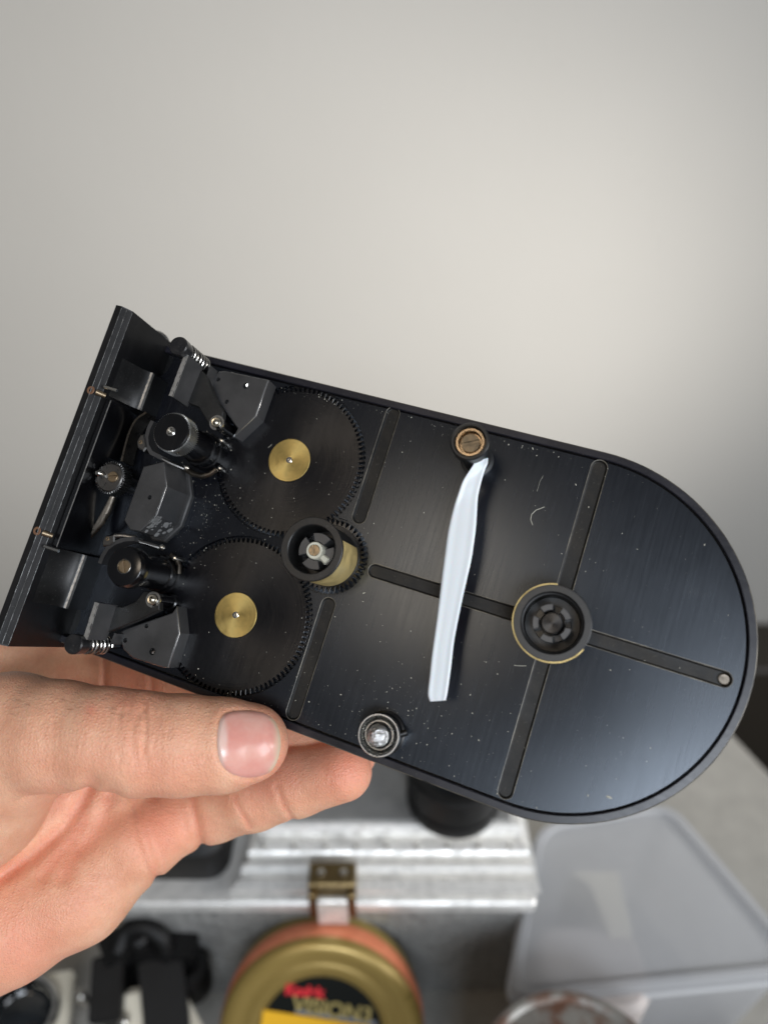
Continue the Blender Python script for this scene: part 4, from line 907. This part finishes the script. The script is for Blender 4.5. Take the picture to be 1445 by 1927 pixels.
def poly_d(x, y, pl, close=False):
    d = np.full(x.shape, 1e9, np.float32); q = pl + ([pl[0]] if close else [])
    for (ax, ay), (bx, by) in zip(q[:-1], q[1:]):
        ux, uy = bx - ax, by - ay; t = np.clip(((x - ax) * ux + (y - ay) * uy) / (ux * ux + uy * uy), 0, 1)
        d = np.minimum(d, np.hypot(x - ax - t * ux, y - ay - t * uy))
    return d
def hand_sdf(Pn, detail=True):
    d = chain(Pn, TH, 2.0)
    # nail side of the thumb tip a little flattened
    d = smin(d, chain(Pn, THEN, 5), 9)
    palm = smin(smin(chain(Pn, HYP, 4), chain(Pn, PALM, 5), 7), chain(Pn, PAL2, 5), 9)
    palm = smin(palm, chain(Pn, ARM, 6), 10)
    d = smin(d, palm, 5)
    idx = chain(Pn, IDX, 3); d = smin(d, idx, 5)
    d = smin(d, smin(chain(Pn, MID, 3), palm, 5), 1.2)
    d = smin(d, smin(chain(Pn, RING, 3), palm, 5), 1.2)
    lit = chain(Pn, LIT, 2.0); d = smin(d, smin(lit, chain(Pn, HYP, 4), 4), 1.2)
    if detail:
        x = Pn[..., 0] / Pn[..., 2] * FPX + CX; y = Pn[..., 1] / Pn[..., 2] * FPX + CY; z = Pn[..., 2]; k = z / FPX
        for pl, wd, dp, (z0, z1) in CRE:
            q = np.array(pl); mg = wd * 24
            m = (z > z0) & (z < z1) & (x > q[:, 0].min() - mg) & (x < q[:, 0].max() + mg) & (y > q[:, 1].min() - mg) & (y < q[:, 1].max() + mg)
            if m.any(): d[m] += dp * np.exp(-((poly_d(x[m], y[m], pl) * k[m]) / wd) ** 2)
        nd = poly_d(x, y, NAILC, True) * k
        d = d + np.where((z < 164) & (x > 380) & (x < 536), .15 * np.exp(-(nd / .4) ** 2) * (x < 512), 0) - np.where((z < 164) & (x > 380), .12 * np.exp(-((nd - 1.3) / .9) ** 2) * (x < 470), 0) * (1 - 0)
    return d
VX = .46
lo = np.array([-150, 24, 146]); hi = np.array([6, 150, 236]); dim = np.ceil((hi - lo) / VX).astype(int)
grid = np.empty(dim, np.float32)
ya, za = (lo[1] + VX * np.arange(dim[1])).astype(np.float32), (lo[2] + VX * np.arange(dim[2])).astype(np.float32)
# coarse pass first, fine values only near the skin
def slab(i0, i1):
    xa = (lo[0] + VX * np.arange(i0, i1)).astype(np.float32)
    return np.stack(np.meshgrid(xa, ya, za, indexing='ij'), -1)
ST = 4
cx_ = (lo[0] + VX * np.arange(0, dim[0] + ST, ST)).astype(np.float32); cy_ = (lo[1] + VX * np.arange(0, dim[1] + ST, ST)).astype(np.float32); cz_ = (lo[2] + VX * np.arange(0, dim[2] + ST, ST)).astype(np.float32)
coarse = hand_sdf(np.stack(np.meshgrid(cx_, cy_, cz_, indexing='ij'), -1), False)
big = np.repeat(np.repeat(np.repeat(coarse, ST, 0), ST, 1), ST, 2)[:dim[0], :dim[1], :dim[2]]
near = np.abs(big) < VX * ST * 1.5 + 3.0
grid = big.astype(np.float32).copy()
ii = np.argwhere(near); pts = (lo + VX * ii).astype(np.float32)
vals = np.concatenate([hand_sdf(pts[i:i + 200000]) for i in range(0, len(pts), 200000)])
grid[near] = vals
for ax in range(3):                                                    # close the arm where the grid ends
    sl = [slice(None)] * 3; sl[ax] = 0; grid[tuple(sl)] = np.abs(grid[tuple(sl)]) + .1
    sl[ax] = -1; grid[tuple(sl)] = np.abs(grid[tuple(sl)]) + .1
def surface_nets(gd):
    s = gd < 0; n = np.array(gd.shape) - 1
    acc = np.zeros((*n, 3), np.float32); cnt = np.zeros(n, np.float32)
    cor = [(0, 0, 0), (1, 0, 0), (0, 1, 0), (1, 1, 0), (0, 0, 1), (1, 0, 1), (0, 1, 1), (1, 1, 1)]
    sub = lambda A, o: A[o[0]:o[0] + n[0], o[1]:o[1] + n[1], o[2]:o[2] + n[2]]
    for i in range(8):
        for b_ in range(3):
            if cor[i][b_]: continue
            o2 = list(cor[i]); o2[b_] = 1
            va, vb = sub(gd, cor[i]), sub(gd, o2); m = sub(s, cor[i]) != sub(s, o2)
            t = np.where(m, va / np.where(va == vb, 1, va - vb), 0)
            for k in range(3): acc[..., k] += np.where(m, cor[i][k] + (t if k == b_ else 0), 0)
            cnt += m
    act = cnt > 0; idx = np.full(n, -1, np.int64); idx[act] = np.arange(act.sum())
    vert = (np.argwhere(act) + acc[act] / cnt[act][:, None])
    Fs = []
    for b_ in range(3):
        o = [0, 0, 0]; o[b_] = 1; c, d_ = [(1, 2), (2, 0), (0, 1)][b_]
        a0 = s[tuple(slice(0, s.shape[k] - (1 if k == b_ else 0)) for k in range(3))]
        a1 = s[tuple(slice(1 if k == b_ else 0, s.shape[k]) for k in range(3))]
        e = np.argwhere(a0 != a1); e = e[(e[:, c] > 0) & (e[:, d_] > 0) & (e[:, c] < n[c]) & (e[:, d_] < n[d_]) & (e[:, b_] < n[b_])]
        ec = np.zeros(3, int); ec[c] = 1; ed_ = np.zeros(3, int); ed_[d_] = 1
        q = np.stack([idx[tuple((e - ec - ed_).T)], idx[tuple((e - ed_).T)], idx[tuple(e.T)], idx[tuple((e - ec).T)]], 1)
        fl = a0[tuple(e.T)]; q[~fl] = q[~fl][:, ::-1]; Fs.append(q)
    return vert, np.concatenate(Fs)
vert, quads = surface_nets(grid); vert = lo + VX * vert
# colour of the skin itself: pinker pads, joints and folds
vx = vert[:, 0] / vert[:, 2] * FPX + CX; vy = vert[:, 1] / vert[:, 2] * FPX + CY
pink = np.zeros(len(vert)); 
for (px, py), rr, a_ in (((660, 1440), 75, .9), ((520, 1440), 60, .7), ((300, 1560), 70, .75), ((380, 1560), 40, .35), ((40, 1790), 110, .6), ((172, 1336), 13, .85), ((180, 1340), 40, .3), ((250, 1280), 80, .5), ((90, 1490), 60, .35), ((500, 1478), 60, .6), ((280, 1480), 130, .35), ((490, 1345), 70, .4), ((150, 1720), 60, .3)):
    pink = np.maximum(pink, a_ * np.exp(-(((vx - px) ** 2 + (vy - py) ** 2) / rr ** 2)))
kk = vert[:, 2] / FPX
for pl, wd, dp, (z0, z1) in CRE[:9]:
    pink = np.maximum(pink, .55 * np.exp(-((poly_d(vx, vy, pl) * kk) / (wd * 1.1)) ** 2) * (vert[:, 2] > z0))
HOR = cmm(200, 1500, 190); ho = cam2world([HOR])[0]
me = bpy.data.meshes.new('hand'); vw = cam2world(vert) - ho
me.from_pydata(vw.tolist(), [], quads[:, ::-1].tolist()); me.polygons.foreach_set('use_smooth', [True] * len(me.polygons))
at_ = me.attributes.new('pink', 'FLOAT', 'POINT'); at_.data.foreach_set('value', pink.astype(np.float32))
skin = mat('skin', (0.60, 0.36, 0.25), 0.42); sb = bsdf(skin)
sb.inputs['Subsurface Weight'].default_value = 0.35; sb.inputs['Subsurface Radius'].default_value = (1.0, .35, .18); sb.inputs['Subsurface Scale'].default_value = 0.0012
vc = coords(skin); pa = N(skin, 'ShaderNodeAttribute'); pa.attribute_name = 'pink'
n1 = noise(skin, vc, 130, 5, .6); n2 = noise(skin, vc, 1500, 3)
base = ramp(skin, n1, [(.3, (0.64, 0.305, 0.185)), (.5, (0.72, 0.375, 0.235)), (.72, (0.76, 0.45, 0.29))])
base = mixc(skin, pa.outputs['Fac'], base, (0.74, 0.275, 0.175))
base = mixc(skin, ramp(skin, n2, [(.35, g(0.16)), (.6, g(0))]), base, (0.42, 0.22, 0.15))
L(skin, base, sb.inputs['Base Color'])
vo = N(skin, 'ShaderNodeTexVoronoi'); vo.inputs['Scale'].default_value = 1500; vo.feature = 'DISTANCE_TO_EDGE'; L(skin, vc, vo.inputs['Vector'])
tw = noise(skin, coords(skin, (1500, 330, 330)), 1.0, 4, .6)
b0 = bump(skin, tw, .32, .0005)
b1 = bump(skin, vo.outputs['Distance'], .5, .0005, b0); L(skin, bump(skin, noise(skin, vc, 700, 6, .7), .28, .0006, b1), sb.inputs['Normal'])
L(skin, ramp(skin, n1, [(.3, g(.36)), (.7, g(.5))]), sb.inputs['Roughness'])
me.materials.append(skin)
hand = bpy.data.objects.new('hand', me); C.objects.link(hand); hand.location = ho
tag(hand, 'bare left hand pinching the black magazine with its thumb in front', 'hand')
# thumbnail: a curved plate set into the thumb
def on_skin(px, py, off):
    z = 150.0
    for _ in range(60):
        p = cmm(px, py, z); dd = float(hand_sdf(p[None].astype(np.float32), False)[0]); z += max(dd, -1) * .8
        if abs(dd) < .003: break
    return cmm(px, py, z - off)
pc_ = np.array([468.0, 1400.0]); nr, nt = 8, 54; per = []
per0 = np.array(NAILC + [NAILC[0]], float); tl = np.linspace(0, len(NAILC), nt, endpoint=False)
for t in tl: i = int(t); f = t - i; per.append(per0[i] * (1 - f) + per0[i + 1] * f)
per = np.array(per)
for _ in range(2): per = (np.roll(per, 1, 0) + 2 * per + np.roll(per, -1, 0)) / 4
vs = []; zone = []
for j in range(nr + 1):
    f = j / nr
    for q in per:
        p = pc_ + (q - pc_) * f; off = .16 + .12 * (1 - f * f) if j < nr else .1
        vs.append(on_skin(*p, off)); zone.append(p)
    if f == 0: vs = vs[:1]; zone = zone[:1]
for q in per: vs.append(on_skin(*(pc_ + (q - pc_) * 1.01), -.5)); zone.append(pc_ + (q - pc_) * 1.03)
fs = [(0, 1 + i, 1 + (i + 1) % nt) for i in range(nt)] + [(1 + j * nt + i, 1 + (j + 1) * nt + i, 1 + (j + 1) * nt + (i + 1) % nt, 1 + j * nt + (i + 1) % nt) for j in range(nr) for i in range(nt)]
nm = bpy.data.meshes.new('thumbnail'); no = vs[0]; now = cam2world([no])[0]
nm.from_pydata((cam2world(vs) - now).tolist(), [], fs); nm.polygons.foreach_set('use_smooth', [True] * len(nm.polygons))
bm = bmesh.new(); bm.from_mesh(nm); bmesh.ops.recalc_face_normals(bm, faces=bm.faces); bm.to_mesh(nm); bm.free()
zone = np.array(zone)
lun = np.clip((432 - zone[:, 0] - ((zone[:, 1] - 1392) / 55) ** 2 * 10) / 8, 0, 1)
fre = np.clip((zone[:, 0] + ((zone[:, 1] - 1398) / 60) ** 2 * 16 - 519) / 4, 0, 1)
for k_, v_ in (('lunula', lun), ('free', fre)):
    q = nm.attributes.new(k_, 'FLOAT', 'POINT'); q.data.foreach_set('value', v_.astype(np.float32))
nl = mat('fingernail', (0.68, 0.36, 0.30), 0.24); nb = bsdf(nl)
nb.inputs['Subsurface Weight'].default_value = .25; nb.inputs['Subsurface Radius'].default_value = (1, .4, .25); nb.inputs['Subsurface Scale'].default_value = .0015
a1 = N(nl, 'ShaderNodeAttribute'); a1.attribute_name = 'lunula'; a2 = N(nl, 'ShaderNodeAttribute'); a2.attribute_name = 'free'
vn = coords(nl); c_ = ramp(nl, noise(nl, vn, 150, 3), [(.35, (0.62, 0.27, 0.22)), (.65, (0.68, 0.38, 0.31))])
c_ = mixc(nl, a1.outputs['Fac'], c_, (0.70, 0.48, 0.41)); c_ = mixc(nl, a2.outputs['Fac'], c_, (0.66, 0.54, 0.38)); L(nl, c_, nb.inputs['Base Color'])
L(nl, bump(nl, noise(nl, coords(nl, (250, 1400, 900)), 1, 3), .12, .00008), nb.inputs['Normal'])
nm.materials.append(nl); nail = bpy.data.objects.new('thumbnail', nm); C.objects.link(nail); nail.parent = hand; nail.location = Vector(now - ho)

# a few fine dark hairs on the back of the thumb
b = MB(); rh = random.Random(11)
for i in range(34):
    x, y = rh.uniform(10, 215), rh.uniform(1275, 1345); lx, ly = rh.uniform(10, 22), rh.uniform(-2, 9)
    ps = [on_skin(x + lx * t, y + ly * t * t, o_) for t, o_ in ((0, -.05), (.35, .12), (.7, .2), (1, .22))]
    b.tube([tuple(p) for p in cam2world(ps)], [.000018, .000016, .000012, .000006], 4)
hm = mat('thumb_hair', (0.10, 0.055, 0.03), .5)
hr = b.build('hair', hm, None, tuple(ho), k=1.0); hr.parent = hand; hr.location = (0, 0, 0); hr['kind'] = 'stuff'

for o in bpy.data.objects:
    if '_org' in o: del o['_org']
